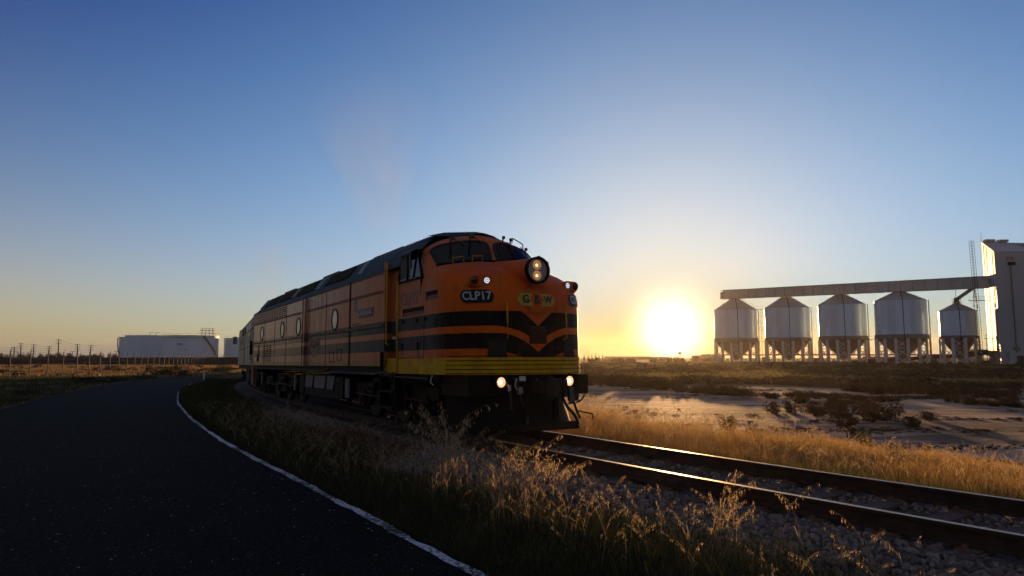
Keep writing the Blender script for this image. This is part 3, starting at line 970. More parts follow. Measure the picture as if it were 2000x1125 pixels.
# cab side windows (near and far)
for sg in (-1, 1):
    Y = 1.45 * sg
    b = MB()
    P = [(-3.27, 3.05), (-1.98, 3.05), (-2.40, 3.66), (-3.27, 3.62)]
    yy = lambda z: (1.462 - max(0, z - 3.05) * .14) * sg
    b.add([(x, yy(z) - .09 * sg, z) for x, z in P], [(0, 1, 2, 3)])
    w_ = b.build('cab_window', M['glass'], loco)
    b = MB()
    for (x0, z0), (x1, z1) in zip(P, P[1:] + P[:1]):
        b.beam((x0, yy(z0), z0), (x1, yy(z1), z1), .05, .05)
    b.beam((-2.86, yy(3.05) - .02 * sg, 3.05), (-2.86, yy(3.62) - .02 * sg, 3.62), .045, .03)
    b.build('window_frame', M['black'], w_)
    b = MB()      # side screen deflector and rear-view mirror
    b.box((-2.66, 1.58 * sg, 3.31), (.34, .025, .46), 0)
    b.tube([(-2.30, 1.47 * sg, 3.04), (-2.30, 1.60 * sg, 3.08), (-2.30, 1.60 * sg, 3.60)], .016, 6, 1)
    b.build('mirror', [M['darksteel'], M['hosepale']], loco)
    b = MB()
    b.add([(-2.95, 1.43 * sg, 3.68), (-2.12, 1.40 * sg, 3.70), (-2.12, 1.66 * sg, 3.56), (-2.95, 1.68 * sg, 3.54), (-2.95, 1.43 * sg, 3.70), (-2.12, 1.40 * sg, 3.72), (-2.12, 1.66 * sg, 3.575), (-2.95, 1.68 * sg, 3.555)],
          [(0, 1, 2, 3), (7, 6, 5, 4), (2, 6, 7, 3), (0, 3, 7, 4), (1, 2, 6, 5)])
    b.build('window_awning', M['roofgreen'], loco)

# near side cab door, recess, rails, steps
b = MB()
b.b2(-4.10, -3.32, -1.20, -1.16, 1.05, 3.66, 1)
b.b2(-4.10, -3.62, -1.30, -1.25, 2.02, 3.60, 0)
b.b2(-3.60, -3.38, -1.32, -1.27, 2.70, 3.56, 2)
b.build('cab_door', [M['paint'], M['black'], mat('door_glass', (.10, .13, .20), .15)], loco)
b = MB(); b.b2(-3.64, -3.36, -1.45, -1.40, 1.86, 1.92); b.build('door_kick_plate', M['cream'], loco)
for x, z0, z1 in ((-3.90, 1.75, 3.58), (-3.24, 1.14, 3.10)):
    MB().tube([(x, -1.46, z0), (x, -1.50, z0 + .03), (x, -1.50, z1 - .03), (x + .06 * (1 if x < -4 else 0), -1.46, z1)], .020, 6).build('door_handrail', M['yellow'], loco)
b = MB()
for k in range(3): b.b2(-4.12, -3.36, -1.55, -1.28, .38 + k * .34, .42 + k * .34)
b.b2(-4.16, -4.12, -1.54, -1.30, .35, 1.6); b.b2(-3.36, -3.32, -1.50, -1.30, .35, 1.12)
b.build('cab_steps', M['black'], loco)
b = MB(); b.tube([(-4.05, -1.44, 1.42), (-4.12, -1.46, 1.2), (-3.9, -1.46, 1.12), (-3.5, -1.46, 1.14)], .02, 6); b.build('step_rail', M['rust'], loco)

# portholes, louvre panels, name plate, markings on the body side
for sg in (-1, 1):
    for x in (-18.34, -14.6, -12.2, -8.03):
        if sg > 0 and x != -8.03: pass
        b = MB()
        Y = 1.47 * sg
        b.lathe([(.25, 0), (.262, .022 * sg), (.30, .022 * sg), (.31, 0)], (x, Y, 2.54), 28, 0, 'Y')
        w_ = b.build('porthole', M['rubber'], loco)
        b = MB(); b.lathe([(.001, .008 * sg), (.255, .006 * sg)], (x, Y, 2.54), 28, 0, 'Y'); b.build('pane', M['pane'], w_)
def louvre(x0, x1, z0, z1, nx, nz, name):
    b = MB()
    dx = (x1 - x0) / nx; dz = (z1 - z0) / nz
    for i in range(nx):
        for j in range(nz):
            xa = x0 + i * dx + dx * .10; za = z0 + j * dz
            sidebox(b, xa, xa + dx * .80, za + dz * .2, za + dz * .72, .004, 1)
            b.beam((xa, -1.485, za + dz * .74), (xa + dx * .8, -1.485, za + dz * .74), .02, .008)
    b.build(name, [M['paint'], M['black']], loco)
louvre(-20.0, -14.05, 3.01, 3.36, 14, 5, 'side_louvre')
louvre(-18.1, -16.4, 1.42, 2.05, 3, 9, 'side_louvre')
b = MB(); sidebox(b, -19.3, -18.95, 1.42, 1.75, .006, 0); sidebox(b, -19.05, -18.8, 1.45, 2.1, .004, 0); b.build('side_hatch', M['black'], loco)
b = MB()
for x0, x1, z0, z1 in ((-7.75, -7.35, 1.42, 1.72), (-8.5, -8.05, 1.38, 1.66)):
    b = MB()
    for q in ((x0, x0 + .02, z0, z1), (x1 - .02, x1, z0, z1), (x0, x1, z0, z0 + .02), (x0, x1, z1 - .02, z1)): sidebox(b, *q, .006)
    b.build('side_hatch', M['black'], loco)
b = MB(); sidebox(b, -5.92, -4.88, 2.45, 2.66, .012); npl = b.build('name_plate', M['text_dark'], loco)
V, F = text_mesh('ARABANA', .165, .002)
MB().add([(-5.40 + x * 1.12, -1.484, 2.555 + y) for x, y in V], F).build('name_lettering', M['text_grey'], npl)
b = MB(); sidebox(b, -6.38, -6.05, 2.60, 2.98, .004, 0)
for i in range(5):
    for j in range(3):
        if (i * 3 + j * 5) % 4: sidebox(b, -6.34 + j * .09, -6.28 + j * .09, 2.64 + i * .06, 2.68 + i * .06, .006, 1)
for j in range(9): sidebox(b, -6.5 + j * .07, -6.46 + j * .07, 2.30, 2.33, .004, 1)
b.build('data_label', [M['cream'], M['emblem_dark']], loco)
# faded emblem on the side
b = MB()
for r0, r1, m_ in ((.52, .60, 0), (.0, .001, 1)):
    n = 40
    if r1 > .01: b.grid([[(-10.15 + cos(2 * pi * k / n) * r * 1.05, -1.475, 1.90 + sin(2 * pi * k / n) * r * .62) for k in range(n)] for r in (r0, r1)], m_, False, True)
for sgn in (-1, 1):
    b.add([(-10.15 + sgn * .55, -1.4745, 1.90), (-10.15 + sgn * .42, -1.4745, 1.72), (-10.15 + sgn * .14, -1.4745, 1.72), (-10.15 + sgn * .14, -1.4745, 2.08), (-10.15 + sgn * .42, -1.4745, 2.08)], [(0, 1, 2, 3, 4)] if sgn > 0 else [(4, 3, 2, 1, 0)], 0)
em2 = b.build('side_emblem', [mat('faded_emblem', (.30, .21, .10), .7, var=.4, vscale=8), M['black']], loco)
for ch, ax in (('G', -.33), ('&', 0), ('W', .33)):
    V, F = text_mesh(ch, .30, .004)
    MB().add([(-10.15 + ax + x, -1.4775, 1.90 + y) for x, y in V], F).build('emblem_letter', mat('faded_letter', (.09, .07, .05), .7), em2)
# open side door leaf edge at the dark gap
b = MB(); sidebox(b, -11.17, -11.05, 1.30, 3.36, .10); b.build('side_door_edge', M['paint'], loco)
b = MB(); b.box((-11.5, -1.40, 1.45), (.4, .12, .35)); b.build('door_sill_step', M['hosepale'], loco)
# rear corner post, ladder and diaphragm
b = MB()
b.b2(-20.42, -20.12, -1.46, -1.30, .45, 3.45)
b.build('end_post', mat('end_post_rust', (.24, .085, .035), .6, var=.3, vscale=2), loco)
b = MB(); b.b2(-20.9, -20.12, -.55, .55, 1.15, 3.3); b.build('end_diaphragm', M['black'], loco)

# pilot, coupler, hoses
b = MB()
rows = []
for z, f in ((1.125, .95), (.55, .93), (.14, .99)):
    rows.append([Vector((-.16 - 1.0 * abs(y / 1.38) ** 3 + (.0 if z > .5 else .16), y * f, z)) for y in np.linspace(-1.38, 1.38, 21)])
b.grid(rows, 0, True)
rows2 = [[p + Vector((-.06, 0, 0)) for p in r] for r in rows]
b.grid(rows2[::-1], 0, True)
b.grid([rows[-1], rows2[-1]], 0)
b.b2(-1.4, -.25, -1.30, 1.30, .75, 1.12)
b.b2(.02, .10, -.36, -.28, .30, .75); b.b2(.02, .10, .28, .36, .30, .75)
b.box((.10, 0, .20), (.04, 1.6, .14), 0, (0, -.35, 0))
pil = b.build('pilot', M['black'], loco)
b = MB()
b.b2(-.2, .42, -.11, .11, .80, 1.0); b.box((.50, .02, .90), (.22, .26, .32), 0); b.box((.62, -.09, .90), (.14, .10, .30)); b.box((.60, .15, .90), (.10, .08, .30))
b.tube([(.53, -.09, .70), (.53, -.09, 1.12)], .045, 8)
b.tube([(.12, -.12, 1.06), (.42, -.30, 1.02)], .02, 6)
b.build('coupler', M['darksteel'], loco)
b = MB(); b.box((-.02, -.33, 1.06), (.02, .13, .085)); b.build('white_plate', mat('pale_plate', (.62, .68, .62), .4), loco)
b = MB(); b.box((.60, .30, .78), (.02, .10, .26)); b.tube([(.6, .28, .9), (.62, .26, .62)], .012, 6); b.build('air_tap', M['greysteel'], loco)
def hose(pts, r, m, name='air_hose'):
    P = [Vector(p) for p in pts]; out = []
    for i in range(len(P) - 1):
        for t in (0, .25, .5, .75):
            a = P[max(i - 1, 0)]; b_ = P[i]; c = P[i + 1]; d = P[min(i + 2, len(P) - 1)]
            out.append(.5 * ((2 * b_) + (c - a) * t + (2 * a - 5 * b_ + 4 * c - d) * t * t + (-a + 3 * b_ - 3 * c + d) * t ** 3))
    out.append(P[-1])
    MB().tube(out, r, 7).build(name, m, loco)
hose([(-.1, -.48, 1.08), (.05, -.50, 1.02), (.08, -.48, .84), (.06, -.42, .74), (.08, -.30, .40), (.14, -.34, .25)], .024, M['hose'])
hose([(-.05, -.44, 1.06), (.06, -.50, 1.05), (.09, -.55, .95), (.08, -.50, .86)], .014, M['hosepale'])
hose([(-.1, -.62, 1.0), (.0, -.64, .93), (.04, -.62, .78), (.04, -.6, .5)], .022, M['hose'])
each('hose_coupling', M['hosepale'], loco, [lambda b: b.box((.07, -.44, .85), (.06, .11, .10), 0, (.3, 0, .3)), lambda b: b.box((.03, -.63, .90), (.04, .045, .11)), lambda b: b.box((.07, .36, .90), (.04, .05, .05))])
hose([(-.1, .34, .90), (.06, .36, .90), (.10, .42, .78), (.10, .55, .55), (.10, .72, .38), (.05, .84, .22)], .030, M['hose'])
hose([(-.3, .70, .92), (-.1, .78, .88), (-.05, .82, .6), (.0, .92, .3)], .026, M['hose'])
hose([(-.6, 1.05, 1.08), (-.45, 1.28, 1.02), (-.42, 1.36, .80), (-.45, 1.26, .60), (-.5, 1.0, .55)], .018, M['hose'])
hose([(-.2, .95, .45), (-.1, 1.10, .40), (-.1, 1.28, .36), (-.1, 1.28, .26)], .016, M['rust'], 'uncoupling_lever')
b = MB(); b.tube([(-.75, .9, .88), (-.55, 1.22, .88)], .11, 12); b.b2(-.95, -.35, .85, 1.28, 1.02, 1.12); b.box((-.5, 1.12, .70), (.16, .16, .20)); b.build('air_valve', M['darksteel'], loco)
b = MB(); b.tube([(-.9, 1.36, 1.12), (-.9, 1.52, 1.14), (-.9, 1.52, 1.62)], .014, 6)
b.tube([(-.9, 1.42, 1.62), (-.9, 1.52, 1.62), (-.9, 1.52, 1.72)], .02, 6); b.build('corner_handrail', M['hosepale'], loco)
b = MB(); b.tube([(-1.4, -1.49, 1.12), (-1.4, -1.52, .98), (-1.3, -1.50, .93)], .014, 6); b.build('lift_ring', M['hosepale'], loco)
for ax, tx in ((-1.18, 'I.R'), (-.98, 'C.R')):
    V, F = text_mesh(tx, .075, 0)
    p0 = Vector((-.2 - 1.0 * abs(ax / 1.38) ** 3 + .03, 0, 0))
    MB().add([(-.10 - 1.0 * abs((ax + x) / 1.38) ** 3 * .9, ax + x, 1.06 + y) for x, y in V], F).build('pilot_lettering', M['greysteel'], loco)
for sg in (-1, 1):
    b = MB(); b.lathe([(.07, -.22), (.100, -.18), (.104, -.02), (.092, .0)], (-.06, .74 * sg, 1.0), 22, 0, 'X')
    b.b2(-.3, -.1, .68 * sg - .05, .68 * sg + .1, 1.05, 1.14)
    dl = b.build('ditch_light', M['black'], loco)
    lm = MB().lathe([(.001, .0), (.05, -.004), (.091, -.02)], (-.055, .74 * sg, 1.0), 22, 0, 'X').build('lamp', M['ditch'], dl)
    MB().lathe([(.001, .008), (.03, .004)], (-.05, .74 * sg - .02, 1.0), 12, 0, 'X').build('lamp_core', M['ditch_core'], lm)

# bogies and tanks
def bogie(parent, xc, y_s=1.0):
    b = MB()
    for sg in (-1, 1):
        Y = 1.12 * sg
        b.b2(xc - 2.6, xc + 2.6, Y - .07, Y + .07, .62, .86)
        b.b2(xc - .95, xc + .95, Y - .09, Y + .09, .34, .62)
        for dx in (-1.95, 0, 1.95):
            b.b2(xc + dx - .20, xc + dx + .20, Y - .12, Y + .12, .30, .68)
            b.lathe([(.001, .16 * sg), (.12, .16 * sg), (.13, .10 * sg)], (xc + dx, Y, .50), 14, 0, 'Y')
            for e in (-.34, .34):
                b.tube([(xc + dx + e, Y, .40), (xc + dx + e, Y, .66)], .07, 8)
        for dx in (-1.0, 1.0):
            b.tube([(xc + dx - .22, Y + .13 * sg, .80), (xc + dx + .22, Y + .13 * sg, .80)], .10, 10)
            b.beam((xc + dx, Y + .1 * sg, .78), (xc + dx * 1.5, Y + .1 * sg, .32), .05)
        b.tube([(xc - 2.3, Y + .16 * sg, .60), (xc - .5, Y + .17 * sg, .56), (xc + .6, Y + .17 * sg, .62), (xc + 2.3, Y + .16 * sg, .58)], .02, 6, 1)
    b.b2(xc - 1.6, xc + 1.6, -1.0, 1.0, .55, .95)
    bg_ = b.build('bogie', [M['black'], M['darksteel']], parent)
    for dx in (-1.95, 0, 1.95):
        b = MB()
        for sg in (-1, 1):
            b.lathe([(.06, .80 * sg - .06), (.47, .80 * sg - .07), (.50, .80 * sg - .06), (.50, .80 * sg + .05), (.44, .80 * sg + .06), (.10, .80 * sg + .04)], (xc + dx, 0, .50), 26, 0, 'Y')
        b.tube([(xc + dx, -.8, .50), (xc + dx, .8, .50)], .08, 8)
        b.build('wheelset', M['darksteel'], bg_)
bogie(loco, -4.35); bogie(loco, -15.9)
b = MB()
b.b2(-11.9, -8.5, -1.28, 1.28, .38, 1.02)
b.b2(-12.6, -12.0, -1.3, -.6, .42, 1.0); b.b2(-8.35, -7.6, -1.34, -.7, .40, .98)
b.build('fuel_tank', M['black'], loco)
for x0, x1 in ((-11.8, -10.9), (-10.7, -9.5), (-9.3, -8.6)):
    b = MB(); b.add([(x0, -1.285, .98), (x1, -1.285, .98), (x1, -1.32, .62), (x0, -1.32, .62), (x1, -1.12, .33), (x0, -1.12, .33)], [(0, 3, 2, 1), (3, 5, 4, 2)]); b.build('tank_cover', M['greysteel'], loco)
each('equipment_cover', M['greysteel'], loco, [lambda b: b.b2(-7.35, -7.0, -1.36, -1.32, .45, .95), lambda b: b.b2(-13.2, -13.0, -1.34, -1.30, .45, 1.0), lambda b: b.b2(-18.8, -18.6, -1.36, -1.32, .5, 1.0)])

# ------------------------------------------------------------------ SECOND LOCOMOTIVE
ux, uy = l2w(-21.0, .18)
vx, vy = l2w(-40.0, 2.45)
h2 = atan2(uy - vy, ux - vx)
loco2 = empty('trailing_locomotive', (ux, uy, -.19), (0, -.009, h2), 'dull silver-grey locomotive coupled behind the orange one, mirror at its far end', 'locomotive')
b = MB()
for sg in (-1, 1):
    b.box((-9.4, 1.43 * sg, 2.35), (18.4, .06, 2.14))
b.b2(-.22, -.14, -1.40, 1.40, 1.28, 3.45); b.b2(-18.6, -18.52, -1.44, 1.44, 1.28, 3.45)
b.build('body_side', M['paint2'], loco2)
b = MB()
b.grid([roofrow(-18.6, .98, -.3), roofrow(-17.5), roofrow(-1.4), roofrow(-.15, .98, -.3)], sm=False)
b.add(roofrow(-.15, .98, -.3), [tuple(range(13))[::-1]]); b.add(roofrow(-18.6, .98, -.3), [tuple(range(13))])
b.build('roof', M['roofgreen'], loco2)
b = MB()
for sg in (-1, 1):
    Y = 1.46 * sg
    for xx in (-3.2, -5.6, -8.2, -10.8, -13.2, -15.4):
        b.b2(xx - .02, xx + .02, min(Y, Y + .01 * sg), max(Y, Y + .01 * sg), 1.3, 3.4)
    for zz in (2.19, 2.97):
        b.b2(-18.4, -.3, min(Y, Y + .01 * sg), max(Y, Y + .01 * sg), zz - .02, zz + .02)
b.build('panel_seams', M['darksteel'], loco2)
for x0, x1, z0, z1 in ((-10.6, -8.4, 3.0, 3.36), (-13.0, -11.0, 3.0, 3.36)):
    MB().b2(x0, x1, -1.475, -1.455, z0, z1).build('side_louvre', M['black'], loco2)
for x in (-4.4, -7.0, -12.0, -14.3, -16.3):
    MB().b2(x - .17, x + .17, -1.478, -1.455, 2.35, 2.85).build('side_window', M['glass'], loco2)
for x in (-9.6, -2.0):
    MB().b2(x - .35, x + .35, -1.480, -1.455, 1.32, 3.3).build('side_door', mat('grey_green_door', (.10, .13, .10), .5), loco2)
b = MB(); b.b2(-18.4, -.2, -1.4, 1.4, 1.05, 1.277); b.b2(-11.2, -7.4, -1.25, 1.25, .38, 1.05); b.build('underframe', M['black'], loco2)
each('step_plate', M['greysteel'], loco2, [lambda b: b.b2(-13.8, -13.5, -1.40, -1.34, .4, 1.0), lambda b: b.b2(-2.1, -1.9, -1.44, -1.38, .45, 1.25)])
b = MB(); b.b2(-18.1, -17.75, -1.86, -1.62, 2.65, 3.15); b.tube([(-17.9, -1.44, 3.1), (-17.9, -1.7, 3.16)], .02, 6); b.build('mirror', mat('mirror_back', (.20, .24, .18), .4), loco2)
b = MB(); b.tube([(-1.2, -1.46, 1.5), (-1.2, -1.56, 1.55), (-1.2, -1.56, 2.9), (-1.2, -1.46, 2.95)], .02, 6); b.b2(-.9, -.65, -1.6, -1.46, 1.75, 2.35); b.build('handrail', M['black'], loco2)
bogie(loco2, -3.6); bogie(loco2, -14.8)

# ------------------------------------------------------------------ WAGONS added out of sight on the curve to cast the train's shadow
wag = None
for i in range(5):
    sA = -41.0 - i * 15.2
    xa, ya, za = [float(q) for q in track(sA, 0)]; xb, yb, zb_ = [float(q) for q in track(sA - 14.0, 0)]
    if wag is None:
        wag = empty('shadow_wagon', (0, 0, 0), (0, 0, 0), 'hidden hopper wagon added behind the two locomotives to cast the long train shadow', 'wagon', 'hidden wagons added for their shadow')
        b = MB()
        for sg in (-1, 1):
            b.add([(-13.8, 1.4 * sg, 1.6), (-.2, 1.4 * sg, 1.6), (-.2, 1.4 * sg, 3.7), (-13.8, 1.4 * sg, 3.7)], [(0, 1, 2, 3)])
            for k in range(13): b.b2(-13.6 + k * 1.1, -13.5 + k * 1.1, min(1.4 * sg, 1.46 * sg), max(1.4 * sg, 1.46 * sg), 1.6, 3.7)
        b.b2(-13.8, -13.7, -1.4, 1.4, 1.6, 3.7); b.b2(-.3, -.2, -1.4, 1.4, 1.6, 3.7)
        b.grid([[Vector((x_, w_, z_)) for w_, z_ in ((-1.4, 3.7), (-.8, 4.0), (.8, 4.0), (1.4, 3.7))] for x_ in (-13.8, -.2)], sm=False)
        b.build('hopper_body', M['paint2'], wag)
        b = MB(); b.b2(-13.9, -.1, -1.2, 1.2, 1.0, 1.6)
        for x0 in (-10.8, -7.0, -3.2): b.add([(x0 - 1.2, -1, 1.1), (x0 + 1.2, -1, 1.1), (x0 + 1.2, 1, 1.1), (x0 - 1.2, 1, 1.1), (x0 - .3, -.3, .4), (x0 + .3, -.3, .4), (x0 + .3, .3, .4), (x0 - .3, .3, .4)], [(0, 1, 5, 4), (1, 2, 6, 5), (2, 3, 7, 6), (3, 0, 4, 7), (4, 5, 6, 7)])
        b.build('underframe', M['black'], wag)
        for x0 in (-11.8, -2.2):
            b = MB()
            for dx in (-.9, .9):
                for sg in (-1, 1): b.lathe([(.06, .8 * sg - .06), (.46, .8 * sg - .06), (.46, .8 * sg + .05), (.1, .8 * sg + .05)], (x0 + dx, 0, .46), 20, 0, 'Y')
                b.tube([(x0 + dx, -.8, .46), (x0 + dx, .8, .46)], .08, 8)
            b.b2(x0 - 1.2, x0 + 1.2, -1.1, -.98, .4, .7); b.b2(x0 - 1.2, x0 + 1.2, .98, 1.1, .4, .7)
            b.build('bogie', M['black'], wag)
        o = wag
    else:
        o = copy_tree(wag)
    o.location = (xa, ya, za); o.rotation_euler = (0, -.009, atan2(ya - yb, xa - xb))

# ------------------------------------------------------------------ GROUND, ROAD, TRACK
def ground_mat():
    m = bpy.data.materials.new('plain_ground'); m.use_nodes = True
    b = NB(m); nt = m.node_tree; p = nt.nodes['Principled BSDF']
    tc = b.n('ShaderNodeTexCoord'); ob = tc.outputs['Object']
    at_ = b.n('ShaderNodeAttribute', attribute_name='mud'); mud = at_.outputs['Fac']
    n1 = b.noise(ob, .35, 6, .6); n2 = b.noise(ob, 6.0, 6, .65); n3 = b.noise(ob, .06, 5, .6, (1, 3, 1))
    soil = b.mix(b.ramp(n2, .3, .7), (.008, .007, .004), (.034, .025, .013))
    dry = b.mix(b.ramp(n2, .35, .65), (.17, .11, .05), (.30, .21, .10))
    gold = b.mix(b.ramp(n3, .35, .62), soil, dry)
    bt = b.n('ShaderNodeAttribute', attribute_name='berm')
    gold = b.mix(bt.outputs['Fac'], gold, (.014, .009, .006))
    mudc = b.mix(b.ramp(n1, .40, .58), (.10, .060, .038), (.46, .31, .20))
    n4 = b.noise(ob, .42, 8, .72, (.22, 1.5, 1))
    mudc = b.mix(b.m('MULTIPLY', b.ramp(n4, .50, .57), .75), mudc, (.62, .44, .31))
    mudc = b.mix(b.m('MULTIPLY', b.ramp(n4, .48, .41), .85), mudc, (.06, .038, .028))
    mudc = b.mix(b.m('MULTIPLY', b.ramp(n2, .5, .72), .5), mudc, (.09, .065, .05))
    col = b.mix(mud, gold, mudc)
    nt.links.new(col, p.inputs['Base Color'])
    nt.links.new(b.ramp(mud, 0, 1, .95, .82), p.inputs['Roughness'])
    nt.links.new(b.ramp(mud, 0, 1, .04, .55), p.inputs['Specular IOR Level'])
    p.inputs['Specular Tint'].default_value = (1, .58, .27, 1)
    bu = b.n('ShaderNodeBump'); bu.inputs['Strength'].default_value = 1.0; bu.inputs['Distance'].default_value = .11
    h = b.m('ADD', b.m('MULTIPLY', n2, .5), n1)
    nt.links.new(h, bu.inputs['Height']); nt.links.new(bu.outputs[0], p.inputs['Normal'])
    return m
gx = np.sinh(np.linspace(-6.9, 6.9, 361)) * 4.5
gy = np.concatenate([np.linspace(-60, 2, 16)[:-1], np.linspace(2, 45, 150)[:-1], 45 * np.exp(np.linspace(0, math.log(2600 / 45.), 170))])
GX, GY = np.meshgrid(gx, gy)
GZ = ground(GX, GY)
nC = GX.shape[1]
ii = (np.arange(GX.shape[0] - 1)[:, None] * nC + np.arange(nC - 1)[None, :]).ravel()
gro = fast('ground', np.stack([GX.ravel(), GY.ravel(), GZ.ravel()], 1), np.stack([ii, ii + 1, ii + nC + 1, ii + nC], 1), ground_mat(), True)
def mudf(x, y):
    D, A = tdist(x, y)
    xx, yy = np.asarray(x).ravel(), np.asarray(y).ravel()
    nz = vnoise(xx, yy, 7, 9) - .5
    a = np.clip((D - 6.0 - nz * 3) / 1.2, 0, 1) * np.clip((62 + nz * 22 - np.hypot(xx, yy)) / 5, 0, 1)
    ch = np.clip(1 - np.abs(yy - (74 - .22 * (xx - 20)) + nz * 10) / 3.0, 0, 1) * (xx > 22)
    return np.clip(a + ch, 0, 1)
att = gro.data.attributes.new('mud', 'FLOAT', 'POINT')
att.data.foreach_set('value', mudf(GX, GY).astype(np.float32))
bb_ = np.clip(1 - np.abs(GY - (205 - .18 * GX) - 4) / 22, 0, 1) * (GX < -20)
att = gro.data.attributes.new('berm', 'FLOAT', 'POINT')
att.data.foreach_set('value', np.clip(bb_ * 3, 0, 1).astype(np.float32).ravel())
tag(gro, kind='structure')

# road ribbon
def ribbon(xs, o0, o1, dz, n=8, jag=0.0):
    V = []
    X = np.asarray(xs); yr = road_y(X)
    g = np.gradient(yr, X); nx, ny = -g / np.hypot(1, g), 1 / np.hypot(1, g)
    rows = []
    for k in range(n + 1):
        o = o0 + (o1 - o0) * k / n
        jj = ((vnoise(X * 1.0, X * 0 + k, .35, 3) - .5) + (vnoise(X * 1.0, X * 0 + k, .12, 13) - .5) * .7) * jag if k in (0, n) else 0
        lx, ly = X + nx * (o + jj), yr + ny * (o + jj)
        wx, wy = l2w(lx, ly)
        rows.append(np.stack([wx, wy, roadz(wy) + dz], 1))
    V = np.concatenate(rows); m_ = len(X)
    i = (np.arange(n)[:, None] * m_ + np.arange(m_ - 1)[None, :]).ravel()
    return V, np.stack([i, i + 1, i + m_ + 1, i + m_], 1)
def asphalt():
    m = bpy.data.materials.new('asphalt'); m.use_nodes = True
    b = NB(m); nt = m.node_tree; p = nt.nodes['Principled BSDF']
    tc = b.n('ShaderNodeTexCoord'); ob = tc.outputs['Object']
    v = b.n('ShaderNodeTexVoronoi'); v.inputs['Scale'].default_value = 60; nt.links.new(ob, v.inputs[0])
    ch = b.n('ShaderNodeSeparateColor'); nt.links.new(v.outputs['Color'], ch.inputs[0])
    n2 = b.noise(ob, .8, 5)
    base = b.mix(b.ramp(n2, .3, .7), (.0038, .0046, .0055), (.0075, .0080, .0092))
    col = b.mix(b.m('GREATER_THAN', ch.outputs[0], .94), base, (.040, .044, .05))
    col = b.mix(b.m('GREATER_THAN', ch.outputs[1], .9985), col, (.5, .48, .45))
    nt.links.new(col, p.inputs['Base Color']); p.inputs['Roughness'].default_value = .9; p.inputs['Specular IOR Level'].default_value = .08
    bu = b.n('ShaderNodeBump'); bu.inputs['Strength'].default_value = .7; bu.inputs['Distance'].default_value = .01
    nt.links.new(v.outputs['Distance'], bu.inputs['Height']); nt.links.new(bu.outputs[0], p.inputs['Normal'])
    return m
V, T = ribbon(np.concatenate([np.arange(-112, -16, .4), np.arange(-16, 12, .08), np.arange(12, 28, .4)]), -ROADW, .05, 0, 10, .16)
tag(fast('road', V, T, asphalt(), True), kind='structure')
def linemat():
    m = bpy.data.materials.new('worn_line_paint'); m.use_nodes = True
    b = NB(m); nt = m.node_tree; p = nt.nodes['Principled BSDF']
    tc = b.n('ShaderNodeTexCoord'); ob = tc.outputs['Object']
    n1 = b.noise(ob, 22, 6, .8); n2 = b.noise(ob, 1.1, 3)
    f = b.m('GREATER_THAN', b.m('ADD', n1, b.m('MULTIPLY', n2, .5)), .77)
    nt.links.new(b.mix(f, (.62, .68, .78), (.03, .03, .035)), p.inputs['Base Color']); p.inputs['Roughness'].default_value = .75
    return m
V, T = ribbon(np.arange(-60, 24, .25), -.115, -.01, .005, 3, .05)
tag(fast('road_edge_line', V, T, linemat(), True), kind='structure')

# ballast bed
ss = np.arange(-105, 19, .3)
offs = np.array([-2.9, -2.35, -1.9, -1.35, -.75, 0, .75, 1.35, 1.9, 2.3, 2.8])
hz = np.array([-.50, -.36, -.27, -.225, -.225, -.235, -.225, -.225, -.27, -.36, -.50])
rows = []
for o_, h_ in zip(offs, hz):
    x, y, z = track(ss, o_)
    rows.append(np.stack([x, y, z + h_ + (vnoise(x, y, .22, 4) - .5) * .045], 1))
V = np.concatenate(rows); m_ = len(ss)
i = (np.arange(len(offs) - 1)[:, None] * m_ + np.arange(m_ - 1)[None, :]).ravel()
tag(fast('ballast_bed', V, np.stack([i, i + 1, i + m_ + 1, i + m_], 1), mat('ballast_bed', (.07, .06, .058), .9, var=.5, vscale=12, bump=1.0, bscale=25), True), kind='structure')

# ballast stones
def ico():
    bm = bmesh.new(); bmesh.ops.create_icosphere(bm, subdivisions=1, radius=1)
    V = np.array([v.co[:] for v in bm.verts]); F = np.array([[q.index for q in f.verts] for f in bm.faces]); bm.free()
    return V, F
IV, IF = ico()
def stones(S, O, R):
    n = len(S)
    x, y, z = track(S, 0); nx = np.interp(S + S0, SL, NX); ny = np.interp(S + S0, SL, NY)
    x = x + nx * O; y = y + ny * O
    zz = z + np.interp(O, offs, hz) + R * .35
    nv = 8
    bm = bmesh.new(); bmesh.ops.create_icosphere(bm, subdivisions=1, radius=1); bm.free()
    variants = []
    for k in range(nv):
        P = IV.copy()
        for _ in range(7):
            d = RNG.normal(size=3); d /= np.linalg.norm(d); c = RNG.uniform(.45, .8)
            h = P @ d; P -= np.outer(np.maximum(h - c, 0), d)
        variants.append(P)
    variants = np.array(variants)
    P = variants[RNG.integers(0, nv, n)]
    P = P * RNG.uniform(.65, 1.3, (n, 1, 3))
    q = RNG.normal(size=(n, 4)); q /= np.linalg.norm(q, axis=1)[:, None]
    w, a, b_, c = q.T
    Rm = np.stack([1 - 2 * (b_ * b_ + c * c), 2 * (a * b_ - c * w), 2 * (a * c + b_ * w), 2 * (a * b_ + c * w), 1 - 2 * (a * a + c * c), 2 * (b_ * c - a * w), 2 * (a * c - b_ * w), 2 * (b_ * c + a * w), 1 - 2 * (a * a + b_ * b_)], 1).reshape(n, 3, 3)
    P = np.einsum('nij,nvj->nvi', Rm, P) * R[:, None, None]
    P += np.stack([x, y, zz], 1)[:, None, :]
    T = IF[None] + (np.arange(n) * len(IV))[:, None, None]
    return P.reshape(-1, 3), T.reshape(-1, 3)
def rnd(n, a, b_): return RNG.uniform(a, b_, n)
Ss = np.concatenate([rnd(9500, -1.5, 11.5), rnd(3600, -1.5, 11.5), rnd(3000, -12, -1.5), rnd(1500, -1, 11)])
